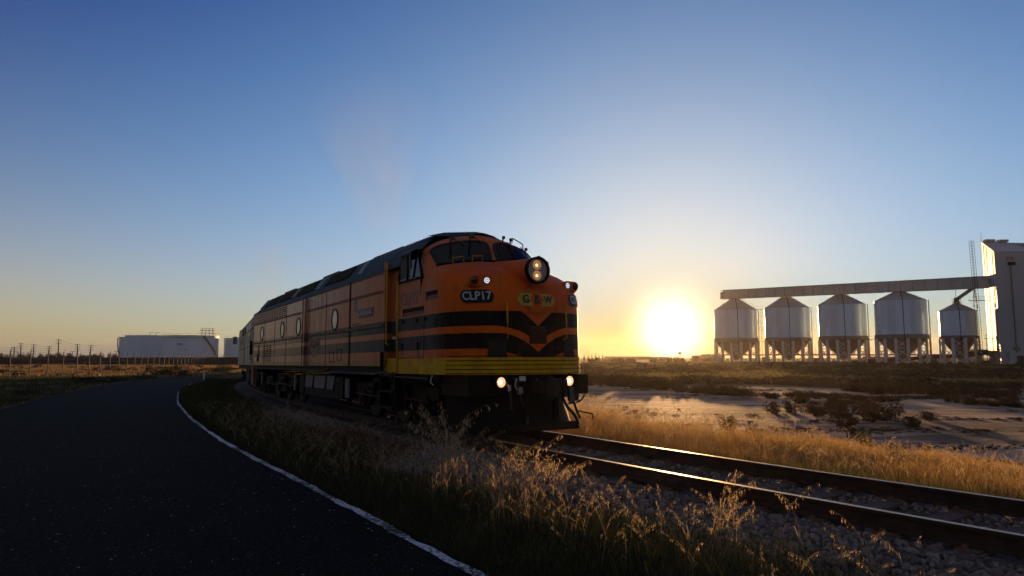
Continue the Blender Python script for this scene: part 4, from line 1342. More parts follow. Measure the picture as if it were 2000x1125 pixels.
Os = np.concatenate([rnd(9500, -2.75, -.95), rnd(3600, -.75, .85), rnd(3000, -2.5, -1.1), rnd(1500, .95, 2.5)])
Rs = rnd(len(Ss), .020, .042) * np.where(RNG.random(len(Ss)) > .93, 1.35, 1)
V, T = stones(Ss, Os, Rs)
tag(fast('ballast_stones', V, T, M['stone']), 'grey-brown crushed stone ballast between and beside the rails', 'ballast', kind='stuff')

# rails and sleepers
prof = [(-.035, 0), (.035, 0), (.037, -.012), (.034, -.038), (.010, -.052), (.009, -.135), (.07, -.155), (.07, -.170), (-.07, -.170), (-.07, -.155), (-.009, -.135), (-.010, -.052), (-.034, -.038), (-.037, -.012)]
sr = np.concatenate([np.arange(-90, -2, 1.0), np.arange(-2, 18, .25)])
for off, lab in ((-.81, 'nearer dark steel rail with a glinting worn top'), (.81, 'farther dark steel rail beside the golden grass')):
    rows = []
    for a, h in prof:
        x, y, z = track(sr, off + a)
        rows.append(np.stack([x, y, z + h], 1))
    rows.append(rows[0])
    V = np.stack(rows, 1)      # along x profile
    b = MB()
    n_, k_n = V.shape[0], V.shape[1]
    b.v = [tuple(p) for p in V.reshape(-1, 3)]
    for i in range(n_ - 1):
        for k in range(k_n - 1):
            b.f.append((i * k_n + k, i * k_n + k + 1, (i + 1) * k_n + k + 1, (i + 1) * k_n + k)); b.m.append(1 if k == 0 else 0); b.sm.append(False)
    tag(b.build('rail', [M['rail_side'], M['rail_top']]), lab, 'rail', 'rails of the railway track')
sl0 = None
for i in range(34):
    s_ = 15.5 - i * .68
    x, y, z = [float(q) for q in track(s_, 0)]
    a = atan2(float(np.interp(s_ + S0, SL, NY)), float(np.interp(s_ + S0, SL, NX)))
    if sl0 is None:
        b = MB(); b.box((0, 0, -.055), (2.4, .23, .11), 0)
        for q in (-.81, .81):
            b.box((q, 0, .008), (.34, .17, .014), 1)
            for e in (-.11, .11): b.box((q + e, .04, .025), (.04, .04, .035), 1)
        sl0 = b.build('railway_sleeper', [M['sleeper'], M['rust']]); o = sl0
    else:
        o = sl0.copy(); COL.objects.link(o)
    o.location = (x, y, z - .187); o.rotation_euler = (0, 0, a)
    tag(o, 'weathered timber sleeper bedded in the ballast under the rails', 'sleeper', 'railway sleepers')

# ------------------------------------------------------------------ VEGETATION
def blades(x, y, z, h, w, lean, segs=3, windx=0.0, spread=.5):
    """ribbon blades -> verts, tris"""
    n = len(x)
    a = RNG.uniform(0, 2 * pi, n); la = RNG.uniform(0, 2 * pi, n)
    ln = lean * RNG.uniform(.2, 1, n) * h
    dx, dy = np.cos(a) * w / 2, np.sin(a) * w / 2
    P = []
    for k in range(segs + 1):
        t = k / segs
        px = x + np.cos(la) * ln * t ** 2 + windx * h * t ** 2; py = y + np.sin(la) * ln * t ** 2; pz = z + h * (t - .12 * lean * t * t)
        ww = (1 - t) ** .7
        if k < segs:
            P.append(np.stack([px - dx * ww, py - dy * ww, pz], 1)); P.append(np.stack([px + dx * ww, py + dy * ww, pz], 1))
        else:
            P.append(np.stack([px, py, pz], 1))
    nv = len(P)
    V = np.stack(P, 1).reshape(-1, 3)
    T = []
    for k in range(segs - 1):
        T += [(2 * k, 2 * k + 1, 2 * k + 3), (2 * k, 2 * k + 3, 2 * k + 2)]
    T.append((2 * segs - 2, 2 * segs - 1, 2 * segs))
    T = np.array(T)[None] + (np.arange(n) * nv)[:, None, None]
    return V, T.reshape(-1, 3)
def join(parts):
    Vs, Ts, o = [], [], 0
    for V, T in parts:
        Vs.append(V); Ts.append(T + o); o += len(V)
    return np.concatenate(Vs), np.concatenate(Ts)
def strip_pts(n, s0, s1, o0, o1, clump=0.6, seed=3, pw=1.0):
    S = s0 + (s1 - s0) * RNG.random(int(n * 2.2)) ** pw; O = RNG.uniform(o0, o1, len(S))
    x, y, z = track(S, 0); nx = np.interp(S + S0, SL, NX); ny = np.interp(S + S0, SL, NY)
    x, y = x + nx * O, y + ny * O
    keep = RNG.random(len(S)) < (1 - clump) + clump * np.clip((vnoise(x, y, .8, seed) * 1.6 - .3), 0, 1)
    x, y, O, S = x[keep][:n], y[keep][:n], O[keep][:n], S[keep][:n]
    return x, y, O, S

# oat-like seed heads
def oat(h, seed, heads=1):
    r = random.Random(seed); V = []; T = []
    def tri(a, b_, c):
        o = len(V); V.extend([a, b_, c]); T.append((o, o + 1, o + 2))
    la = r.uniform(0, 2 * pi); L = r.uniform(.25, .6) * h
    d = Vector((cos(la), sin(la), 0))
    def cv(t): return Vector((0, 0, h * (t - .22 * t ** 3))) + d * (L * t ** 2.6)
    N = 9; w0 = .0022
    side = Vector((-d.y, d.x, 0))
    for sd in (side, d):
        for k in range(N):
            t0, t1 = k / N, (k + 1) / N
            a, b_ = cv(t0), cv(t1); wa, wb = w0 * (1 - t0 * .6), w0 * (1 - t1 * .6)
            tri(a - sd * wa, a + sd * wa, b_ + sd * wb); tri(a - sd * wa, b_ + sd * wb, b_ - sd * wb)
    for k in range(r.randint(16, 26)):      # spikelets hanging in a loose panicle
        t = r.uniform(.66, 1.0); p = cv(t)
        a = r.uniform(0, 2 * pi); rd = r.uniform(.02, .07) * (1.15 - t) * 3 * .6
        q = p + Vector((cos(a) * rd, sin(a) * rd, .0)) + d * .02; q.z -= r.uniform(.0, .02)
        tip = q + Vector((r.uniform(-.006, .006), r.uniform(-.006, .006), -r.uniform(.020, .040)))
        e = Vector((cos(a + 1.4), sin(a + 1.4), 0))
        tri(p, p + Vector((.0012, 0, .0012)), q)
        mid = (q + tip) / 2; wd = r.uniform(.0036, .0060)
        tri(q, mid - e * wd, mid + e * wd); tri(mid - e * wd, tip, mid + e * wd)
        tri(tip, tip + e * .0008, tip + Vector((r.uniform(-.01, .01), r.uniform(-.01, .01), -.02)))
    for k in range(r.randint(1, 3)):      # leaves
        t = r.uniform(.1, .5); p = cv(t); a = r.uniform(0, 2 * pi); u = Vector((cos(a), sin(a), 0)); LL = r.uniform(.12, .26); e = Vector((-u.y, u.x, 0)) * .0035
        m1 = p + u * LL * .45 + Vector((0, 0, LL * .6)); m2 = p + u * LL + Vector((0, 0, LL * .35))
        tri(p - e, p + e, m1 + e); tri(p - e, m1 + e, m1 - e); tri(m1 - e, m1 + e, m2)
    return np.array([v[:] for v in V]), np.array(T)
OATS = [oat(1.0, 50 + k) for k in range(14)]
def place(vars_, x, y, z, sc_, name, mt, lab, cat, kind='stuff'):
    parts = []
    for i in range(len(x)):
        V, T = vars_[i % len(vars_)]
        a = RNG.uniform(0, 2 * pi); c, s_ = cos(a), sin(a); k = sc_[i]
        Q = np.stack([(V[:, 0] * c - V[:, 1] * s_) * k + x[i], (V[:, 0] * s_ + V[:, 1] * c) * k + y[i], V[:, 2] * k + z[i]], 1)
        parts.append((Q, T))
    V, T = join(parts)
    return tag(fast(name, V, T, mt), lab, cat, kind=kind)

# near verge between road and ballast
x, y, O, S = strip_pts(66000, -16, 12, -4.9, -2.15, .55, 3)
X_, Y_ = w2l(x, y); ok = Y_ > road_y(X_) + .02; x, y, O, S = x[ok], y[ok], O[ok], S[ok]
h = RNG.uniform(.06, .30, len(x)) * (.5 + vnoise(x, y, 1.1, 6)) * np.interp(O, [-4.6, -3.7, -2.2], [.45, 1.1, 1.0])
p1 = blades(x, y, ground(x, y), h, RNG.uniform(.003, .007, len(x)), .7)
x, y, O, S = strip_pts(60000, -16, 12, -5.0, -2.9, .12, 3)
X_, Y_ = w2l(x, y); ok = Y_ > road_y(X_) + .03; x, y, O, S = x[ok], y[ok], O[ok], S[ok]
p0 = blades(x, y, ground(x, y), RNG.uniform(.05, .17, len(x)) * (.5 + vnoise(x, y, .8, 16)), RNG.uniform(.004, .008, len(x)), .8)
x, y, O, S = strip_pts(26000, -62, -14, -4.6, -1.7, .4, 3, .8)
X_, Y_ = w2l(x, y); ok = Y_ > road_y(X_) + .02; x, y, O, S = x[ok], y[ok], O[ok], S[ok]
h = RNG.uniform(.12, .42, len(x)) * (.5 + vnoise(x, y, 1.5, 6))
p2 = blades(x, y, ground(x, y), h, RNG.uniform(.010, .025, len(x)), .7)
V, T = join([p0, p1, p2])
tag(fast('verge_grass', V, T, M['grass_green']), 'dark green and straw grass between the road and the track', 'grass', kind='stuff')
def edge_pts(n, x0, x1, a, b_, pw=1.6):
    X = RNG.uniform(x0, x1, n); Yl = road_y(X) + a + (b_ - a) * RNG.random(n) ** pw
    return l2w(X, Yl)
x, y = edge_pts(90000, -13, 8, .0, 1.25, 1.0)
k = vnoise(x, y, .5, 14) > .12; x, y = x[k], y[k]
V, T = blades(x, y, np.maximum(ground(x, y), roadz(y) - .02) + .005, RNG.uniform(.02, .11, len(x)) * (.4 + 1.2 * vnoise(x, y, .6, 15)), RNG.uniform(.005, .012, len(x)), .9)
p1 = (V, T)
x, y = edge_pts(9000, -45, -12, -.02, 1.0)
V, T = blades(x, y, np.maximum(ground(x, y), roadz(y) - .02) + .005, RNG.uniform(.05, .18, len(x)), RNG.uniform(.012, .03, len(x)), .9)
V, T = join([p1, (V, T)])
tag(fast('edge_grass', V, T, leafmat('edge_grass', (.014, .020, .005), (.060, .055, .020), .5)), 'short creeping grass spilling on to the asphalt edge', 'grass', kind='stuff')
x, y, O, S = strip_pts(9000, -14, 12, -3.6, -2.0, .9, 8)
V, T = blades(x, y, ground(x, y), RNG.uniform(.10, .38, len(x)) * (.4 + vnoise(x, y, .9, 7)), RNG.uniform(.002, .005, len(x)), .8)
tag(fast('straw_grass', V, T, M['grass_mid']), 'dry straw-coloured grass stalks mixed into the near verge', 'grass', kind='stuff')

# golden strip beyond the rails
x, y, O, S = strip_pts(98000, -8, 15, 2.15, 7.6, .35, 4)
z = ground(x, y); h = RNG.uniform(.12, .42, len(x)) * (.45 + .8 * vnoise(x, y, 1.3, 6)) * np.interp(O, [2.1, 3, 5, 6.6, 7.6], [.5, 1, 1.1, .95, .6]) * np.interp(S, [-8, -1, 2, 15], [1.5, 1.35, .95, .9])
p1 = blades(x, y, z, h, RNG.uniform(.003, .007, len(x)), .55)
x, y, O, S = strip_pts(26000, -40, -8, 2.0, 8, .35, 4)
p2 = blades(x, y, ground(x, y), RNG.uniform(.2, .6, len(x)), RNG.uniform(.012, .025, len(x)), .55)
V, T = join([p1, p2])
tag(fast('golden_grass', V, T, M['grass_gold']), 'sunlit golden dry grass along the far side of the rails', 'grass', kind='stuff')
x, y, O, S = strip_pts(14000, -2, 15, 1.9, 3.6, .7, 12)
V, T = blades(x, y, ground(x, y), RNG.uniform(.08, .28, len(x)), RNG.uniform(.004, .008, len(x)), .6)
tag(fast('green_grass', V, T, leafmat('fresh_grass', (.06, .10, .015), (.14, .16, .04), .6)), 'low green grass at the foot of the golden strip', 'grass', kind='stuff')
# tall oats: golden strip, by the nose, verge foreground
x, y, O, S = strip_pts(2100, -7, 14, 2.4, 6.2, .3, 4)
place(OATS, x, y, ground(x, y) - .02, RNG.uniform(.35, .72, len(x)) * np.interp(S, [-7, 0, 3, 14], [1.75, 1.5, 1.0, .95]), 'golden_oats', M['oat'], 'nodding dry seed heads standing above the golden grass', 'wild oats')
x, y, O, S = strip_pts(520, -9, 11, -3.55, -1.75, .75, 21)
sc1 = RNG.uniform(.30, .70, len(x)) * np.interp(S, [-9, -2, 2, 5, 11], [1.0, 1.15, 1.15, .9, .62])
place(OATS, x, y, ground(x, y) - .02, sc1, 'verge_oats', M['oat'], 'tall wild oats with drooping seed heads in front of the train', 'wild oats')
# individual tall stalks
tall = [(872, 765, 9.5), (880, 760, 9.6), (905, 775, 9.4), (850, 790, 10), (1020, 845, 8.6), (1035, 825, 8.5), (1048, 845, 8.7), (1005, 860, 8.4), (962, 850, 8.8), (820, 800, 10.4), (560, 770, 15), (545, 790, 15),
        (1165, 925, 7.2), (1188, 935, 7.0), (1417, 897, 6.4), (1410, 905, 6.5), (1425, 925, 6.4), (1400, 915, 6.45), (1545, 925, 6.0), (1520, 930, 6.1), (1308, 950, 6.7), (1240, 955, 6.9), (1330, 965, 6.6), (1700, 990, 5.7), (1650, 1040, 5.4), (1610, 1035, 5.5),
        (1745, 1025, 5.4), (1870, 1085, 5.2), (1455, 985, 6.0), (1120, 950, 7.2), (985, 910, 8.0), (1095, 965, 7.2), (1270, 1000, 6.3), (1060, 985, 7.0)]
rr_ = random.Random(77)
for i_ in range(46):
    px = 1140 + 110 * rr_.random() ** 1.3; tall.append((px, 735 + (px - 1140) * .42 + rr_.uniform(0, 45), rr_.uniform(15.2, 17.5)))
for i_ in range(34):
    px = rr_.gauss(1035, 45); tall.append((px, 838 + abs(px - 1040) * .25 + rr_.uniform(0, 60), rr_.uniform(7.6, 9.2)))
for i_ in range(14):
    px = rr_.gauss(872, 26); tall.append((px, 770 + abs(px - 872) * .6 + rr_.uniform(0, 60), rr_.uniform(8.8, 10.6)))
for i_ in range(20):
    px = rr_.uniform(1120, 1480); tall.append((px, 925 + (px - 1100) * .10 + rr_.uniform(0, 90), rr_.uniform(6.0, 7.0)))
for i_ in range(14):
    px = rr_.gauss(1415, 14); tall.append((px, 905 + rr_.uniform(0, 90), rr_.uniform(6.2, 6.6)))
xs_, ys_, zs_, ks_ = [], [], [], []
for px, py, Y_ in tall:
    for _ in range(2 if px < 1100 else 1):
        p = at(px + random.uniform(-6, 6), py + random.uniform(0, 14), Y_)
        g = float(ground(np.array([p.x]), np.array([p.y]))[0])
        xs_.append(p.x + random.uniform(-.1, .1)); ys_.append(p.y); zs_.append(g); ks_.append((p.z - g) / .86)
place(OATS, np.array(xs_), np.array(ys_), np.array(zs_) - .01, np.array(ks_), 'tall_oat_stalks', M['oat'], 'tallest single oat stalks reaching above the rails and the skirt of the train', 'wild oats')
x, y, O, S = strip_pts(620, -16, .5, -4.1, -1.9, .55, 61)
place(OATS, x, y, ground(x, y) - .02, RNG.uniform(.30, .62, len(x)), 'shaded_oats', M['oat'], 'grey-green wild oats standing in the shade along the foot of the train', 'wild oats')
# dark reddish weeds beside the bogie
x, y, O, S = strip_pts(2600, -6.5, -1.0, -2.6, -1.6, .7, 31)
V, T = blades(x, y, ground(x, y), RNG.uniform(.12, .42, len(x)), RNG.uniform(.006, .014, len(x)), .8)
tag(fast('red_weeds', V, T, M['weed_red']), 'dark reddish weeds below the front bogie', 'weeds', kind='stuff')
x, y, O, S = strip_pts(7000, 0, 11.5, -4.7, -2.6, .8, 33)
X_, Y_ = w2l(x, y); ok = Y_ > road_y(X_) + .02; x, y = x[ok], y[ok]
V, T = blades(x, y, ground(x, y), RNG.uniform(.03, .14, len(x)), RNG.uniform(.008, .018, len(x)), .9)
tag(fast('low_weeds', V, T, M['leaf_green']), 'low leafy weeds along the edge of the asphalt', 'weeds', kind='stuff')

# left of the road: dark verge then golden field
def field(n, x0, x1, y0, y1, cond, clump, seed, hs, ws, name, mt, lab):
    xx = RNG.uniform(x0, x1, n * 3); yy = y0 * (y1 / y0) ** RNG.random(n * 3)
    ok = cond(xx, yy) & (RNG.random(n * 3) < (1 - clump) + clump * np.clip(vnoise(xx, yy, 5, seed) * 2 - .5, 0, 1))
    xx, yy = xx[ok][:n], yy[ok][:n]
    f = np.hypot(xx, yy) / y1
    V, T = blades(xx, yy, ground(xx, yy) - .02, RNG.uniform(*hs, len(xx)), RNG.uniform(*ws, len(xx)) * (.4 + f), .5, 2)
    return tag(fast(name, V, T, mt), lab, 'grass', kind='stuff')
def leftcond(xx, yy):
    X, Yl = w2l(xx, yy); return (road_y(X) - Yl > ROADW + .1) & (xx / yy > -.85)
field(42000, -80, -8, 14, 78, leftcond, .6, 41, (.10, .42), (.03, .07), 'roadside_grass', M['grass_green'], 'dark rough grass on the far side of the road')
field(40000, -190, -2, 80, 196, lambda a, b_: (a / b_ > -.85) & (a / b_ < -.05), .8, 42, (.15, .40), (.08, .2), 'field_grass', leafmat('field_straw', (.17, .12, .05), (.42, .28, .13), .55), 'sunlit golden grass field before the tank farm')
field(38000, -8, 190, 58, 255, lambda a, b_: (a / b_ < .85) & (a / b_ > -.04), .8, 43, (.15, .5), (.10, .25), 'plain_grass', M['grass_mid'], 'rough olive grass on the plain before the silos')

# shrubs
def crown_mesh(n, seed, rx=1., ry=1., rz=.7, leaf=.10, lumps=7, lo=0.0):
    r = np.random.default_rng(seed)
    cs = np.stack([r.uniform(-.6, .6, lumps) * rx, r.uniform(-.6, .6, lumps) * ry, r.uniform(.25, .75, lumps) * rz], 1)
    rad = r.uniform(.28, .5, lumps)
    k = r.integers(0, lumps, n)
    d = r.normal(size=(n, 3)); d /= np.linalg.norm(d, axis=1)[:, None]
    P = cs[k] + d * (rad[k] * r.uniform(.35, 1.05, n) ** .5)[:, None] * np.array([rx, ry, rz])
    P[:, 2] = np.maximum(P[:, 2], lo + .02)
    u = r.normal(size=(n, 3)); u /= np.linalg.norm(u, axis=1)[:, None]
    w = np.cross(u, r.normal(size=(n, 3))); w /= np.linalg.norm(w, axis=1)[:, None] + 1e-9
    s_ = leaf * r.uniform(.5, 1.3, n)[:, None]
    V = np.stack([P - w * s_ * .4, P + w * s_ * .4, P + u * s_ * 1.3], 1).reshape(-1, 3)
    return V, np.arange(3 * n).reshape(-1, 3)
def mk_mesh(name, V, T, mt):
    o = fast(name, V, T, mt); me = o.data; bpy.data.objects.remove(o); return me
SHR = [mk_mesh('shrub_foliage', *crown_mesh(1300, 60 + k, 1, .8, .75, .085, 11), M['leaf_salt']) for k in range(5)]
BSH = [mk_mesh('bush_foliage', *crown_mesh(1600, 80 + k, 1, 1, 1.0, .075, 9), M['leaf_green']) for k in range(3)]
def stems(seed, h=.5):
    r = random.Random(seed); b = MB()
    for k in range(6):
        a = r.uniform(0, 6.28); l = r.uniform(.3, .5)
        b.tube([(0, 0, -.05), (cos(a) * l * .4, sin(a) * l * .4, h * .5), (cos(a) * l, sin(a) * l, h)], [.03, .02, .008], 5)
    o = b.build('stem', M['bark']); me = o.data; bpy.data.objects.remove(o); return me
STM = [stems(k) for k in range(3)]
def shrub(px, py, w_px, h_px, lab, name='saltbush', meshes=SHR, cat='shrub', group=None, Y=None, z0=-.85, rot=None):
    """base centre pixel and size in photo pixels"""
    p = on(px, py, z0) if Y is None else at(px, py, Y)
    g = float(ground(np.array([p.x]), np.array([p.y]))[0])
    k = p.y / FPX
    o = empty(name, (p.x, p.y, g - .03), (0, 0, random.uniform(0, 6.28) if rot is None else rot), lab, cat, group)
    i = random.randrange(len(meshes))
    f = bpy.data.objects.new('foliage', meshes[i]); COL.objects.link(f); f.parent = o
    hh = h_px * k
    f.scale = (w_px * k / 2, w_px * k / 2, hh / (1.05 if meshes is BSH else .78))
    s_ = bpy.data.objects.new('stem', STM[i % 3]); COL.objects.link(s_); s_.parent = o
    s_.scale = (w_px * k / 2, w_px * k / 2, hh)
    return o
named = [(1508, 808, 30, 17, 'lone round saltbush on the pale mud, left end of the shrub row'),
         (1545, 806, 26, 20, 'reddish saltbush glowing in flare just right of the lone round one'),
         (1590, 812, 60, 16, 'long low saltbush lying in the greenish flare patch'),
         (1650, 818, 70, 22, 'wide dark saltbush mound in the middle of the mud flat row'),
         (1725, 822, 70, 26, 'tallest dark saltbush mound behind the two small bushes by the grass'),
         (1780, 834, 34, 16, 'round saltbush at the right end of the middle row, standing on its own'),
         (1815, 822, 30, 15, 'small saltbush alone on open mud right of the middle row'),
         (1622, 800, 22, 12, 'small saltbush directly behind the middle row, left of its pair'),
         (1650, 798, 24, 14, 'upright reddish saltbush directly behind the middle row'),
         (1695, 806, 44, 18, 'dome-shaped saltbush behind the middle row towards the right'),
         (1420, 842, 34, 22, 'twiggy dry bush at the back edge of the golden grass, left'),
         (1466, 850, 30, 14, 'small twiggy bush just right of the first one in the golden grass')]
for px, py, w_, h_, lab in named:
    shrub(px, py, w_ * 1.35, h_ * 1.35, lab)
# two small bushes rising from the golden grass
p = on(1656, 868, -.75)
t = empty('small_tree', (p.x, p.y, float(ground(np.array([p.x]), np.array([p.y]))[0])), (0, 0, .4), 'thin-stemmed dark sapling behind the golden grass, a bare fork showing', 'sapling')
b = MB(); k = p.y / FPX
b.tube([(0, 0, -.05), (.0, 0, 22 * k), (-.05, 0, 42 * k)], [.022, .016, .008], 6); b.tube([(0, 0, 10 * k), (.16, 0, 24 * k), (.24, 0, 34 * k)], [.012, .009, .005], 5); b.tube([(0, 0, 24 * k), (-.12, .05, 40 * k)], [.010, .005], 5)
b.build('trunk', M['bark'], t)
V, T = crown_mesh(700, 5, .26, .24, .38, .045, 6); V[:, 2] += 26 * k
V2, T2 = crown_mesh(260, 6, .14, .14, .20, .04, 4); V2 += np.array([.22, 0, 20 * k])
fast('crown', *join([(V, T), (V2, T2)]), M['leaf_salt'], parent=t)
shrub(1692, 872, 34, 38, 'dense upright green-brown bush right of the sapling behind the golden grass', 'bush', BSH, 'bush')

# bands of saltbush across the flat
r = random.Random(5)
bands = [(1150, 1330, 752, 758, 14, 12), (1210, 1340, 757, 762, 8, 10), (1330, 1450, 765, 773, 16, 10), (1360, 1520, 768, 776, 8, 9), (1560, 2000, 754, 760, 24, 9), (1640, 1990, 764, 778, 30, 13),
         (1540, 1760, 776, 786, 14, 10), (1850, 2000, 786, 796, 10, 11), (1400, 1600, 748, 753, 14, 6), (1180, 1420, 742, 748, 16, 6), (1560, 1700, 788, 792, 6, 10)]
for (x0, x1, y0, y1, n, hp) in bands:
    for i in range(n):
        px = x0 + (x1 - x0) * (i + r.random()) / n; py = y0 + (y1 - y0) * ((px - x0) / (x1 - x0)) + r.uniform(-2, 2)
        shrub(px, py, r.uniform(22, 56), hp * r.uniform(.8, 1.7), 'low dark saltbush in the scattered bands across the pale mud flat', group='saltbushes in bands across the mud flat')
# scrub added behind the train, out of sight, to block sun passing underneath
x, y, O, S = strip_pts(900, -115, -9.5, 2.4, 4.2, 0, 71)
base = [crown_mesh(110, 500 + k, .8, .8, 1.0, .16, 6) for k in range(6)]
g = ground(x, y); parts = []
for i in range(len(x)):
    V, T = base[i % 6]; parts.append((V * np.array([1, 1, RNG.uniform(.9, 1.35)]) + np.array([x[i], y[i], g[i] - .05]), T))
x, y, O, S = strip_pts(380, -11, -4.6, 2.2, 2.9, 0, 72); g = ground(x, y)
for i in range(len(x)):
    V, T = base[i % 6]; parts.append((V * np.array([.6, .6, RNG.uniform(.75, 1.0)]) + np.array([x[i], y[i], g[i] - .05]), T))
V, T = join(parts)
tag(fast('sun_block_scrub', V, T, M['leaf_green']), 'hidden scrub added along the far side of the train to block sun passing under it', 'scrub', kind='stuff')
# scrub carpet beyond the mud
def scrub(n, cond, x0, x1, y0, y1, name, mt, lab, hs=(.2, .6), seed=50):
    xx = RNG.uniform(x0, x1, n * 3); yy = y0 * (y1 / y0) ** RNG.random(n * 3)
    ok = cond(xx, yy) & (RNG.random(n * 3) < np.clip(vnoise(xx, yy, 9, seed) * 2.4 - .7, 0, 1)); xx, yy = xx[ok][:n], yy[ok][:n]
    base = [crown_mesh(60, 200 + k, 1, .8, .7, .28, 5) for k in range(6)]
    g = ground(xx, yy); parts = []
    for i in range(len(xx)):
        V, T = base[i % 6]; s1 = RNG.uniform(.5, 1.6); h1 = RNG.uniform(*hs)
        parts.append((V * np.array([s1, s1, h1 / .7]) + np.array([xx[i], yy[i], g[i] - .03]), T))
    V, T = join(parts)
    return tag(fast(name, V, T, mt), lab, 'scrub', kind='stuff')
scrub(3800, lambda a, b_: (a / b_ < .85) & (a / b_ > -.04) & (mudf(a, b_) < .3), -8, 200, 58, 250, 'plain_scrub', M['leaf_salt'], 'low dark scrub covering the plain between mud flat and silos')
scrub(900, lambda a, b_: (a / b_ > -.85) & (a / b_ < -.1) & leftcond(a, b_), -160, -12, 30, 190, 'field_scrub', M['leaf_far'], 'low dark scrub scattered over the left field', (.2, .5), 52)
xx = RNG.uniform(3, 62, 60000); yy = RNG.uniform(12, 62, 60000)
Dm, Am = tdist(xx, yy)
ok = (Dm > 7.2) & (mudf(xx, yy) > .5) & (xx / yy < .85) & (RNG.random(len(xx)) < np.clip(vnoise(xx * .35, yy * 1.6, 2.2, 91) * 3.2 - 1.75, 0, 1) * np.clip(vnoise(xx, yy, 9, 92) * 2 - .4, .08, 1) * np.clip((xx / yy - .16) / .35, .12, 1))
xx, yy = xx[ok][:6500], yy[ok][:6500]
g = ground(xx, yy); parts = []; base = [crown_mesh(26, 700 + k, 1, .8, .6, .35, 4) for k in range(8)]
for i in range(len(xx)):
    V, T = base[i % 8]; s1 = RNG.uniform(.05, .24) * (yy[i] / 30) ** .5
    parts.append((V * np.array([s1 * 1.3, s1, s1 * .55]) + np.array([xx[i], yy[i], g[i] - .01]), T))
V, T = join(parts)
tag(fast('samphire', V, T, M['leaf_salt']), 'tiny dark clods and samphire tufts strewn over the pale mud flat', 'samphire', kind='stuff')
for px, py, w_, h_, lab in ((318, 733, 50, 18, 'rounded dark bush beside the far bend of the road'), (355, 735, 40, 13, 'lower dark bush just right of the rounded one by the road bend'),
                            (432, 728, 60, 16, 'dark bush mass by the road bend nearest the train'), (214, 722, 24, 9, 'small dark bush in the golden field before the fence')):
    shrub(px, py, w_, h_, lab, 'bush', BSH, 'bush')
for px, py, w_, h_, lab in ((1536, 716, 16, 11, 'round bush at the feet of the second silo'), (1610, 714, 22, 12, 'round bush at the feet of the middle silo'), (1637, 715, 18, 9, 'smaller bush right of the one under the middle silo'),
                            (1824, 722, 24, 15, 'large round dark bush between the big silo and the small one'), (1930, 718, 22, 17, 'large round dark bush before the tower foot'), (1992, 722, 24, 14, 'dark bush at the right end of the plain by the tower')):
    shrub(px, py, w_, h_, lab, 'bush', BSH, 'bush', Y=150)

# ------------------------------------------------------------------ guide post, utility box
p = on(398, 744, -.75); g = float(ground(np.array([p.x]), np.array([p.y]))[0])
o = empty('guide_post', (p.x, p.y, g), (0, 0, .3), 'white roadside guide post at the bend, left of the train', 'guide post')
b = MB(); b.box((0, 0, .48), (.13, .06, 1.05), 0, taper=.85); b.box((0, 0, 1.01), (.115, .055, .02)); b.build('post', mat('white_post', (.75, .78, .80), .5), o)
b = MB(); b.box((0, -.034, .82), (.06, .008, .12)); b.build('reflector', M['redlens'], o)
p = at(1254, 720, 118); 
o = empty('utility_cabinet', (p.x, p.y, p.z), (0, 0, .2), 'small dark box standing alone on the plain under the sun glare', 'cabinet')
b = MB(); b.box((0, 0, .45), (1.35, 1.0, .9)); b.box((0, 0, .93), (1.45, 1.1, .06)); b.build('cabinet_body', M['shed'], o)
MB().box((.3, -.51, .45), (.5, .02, .7)).build('door', M['rust'], o)

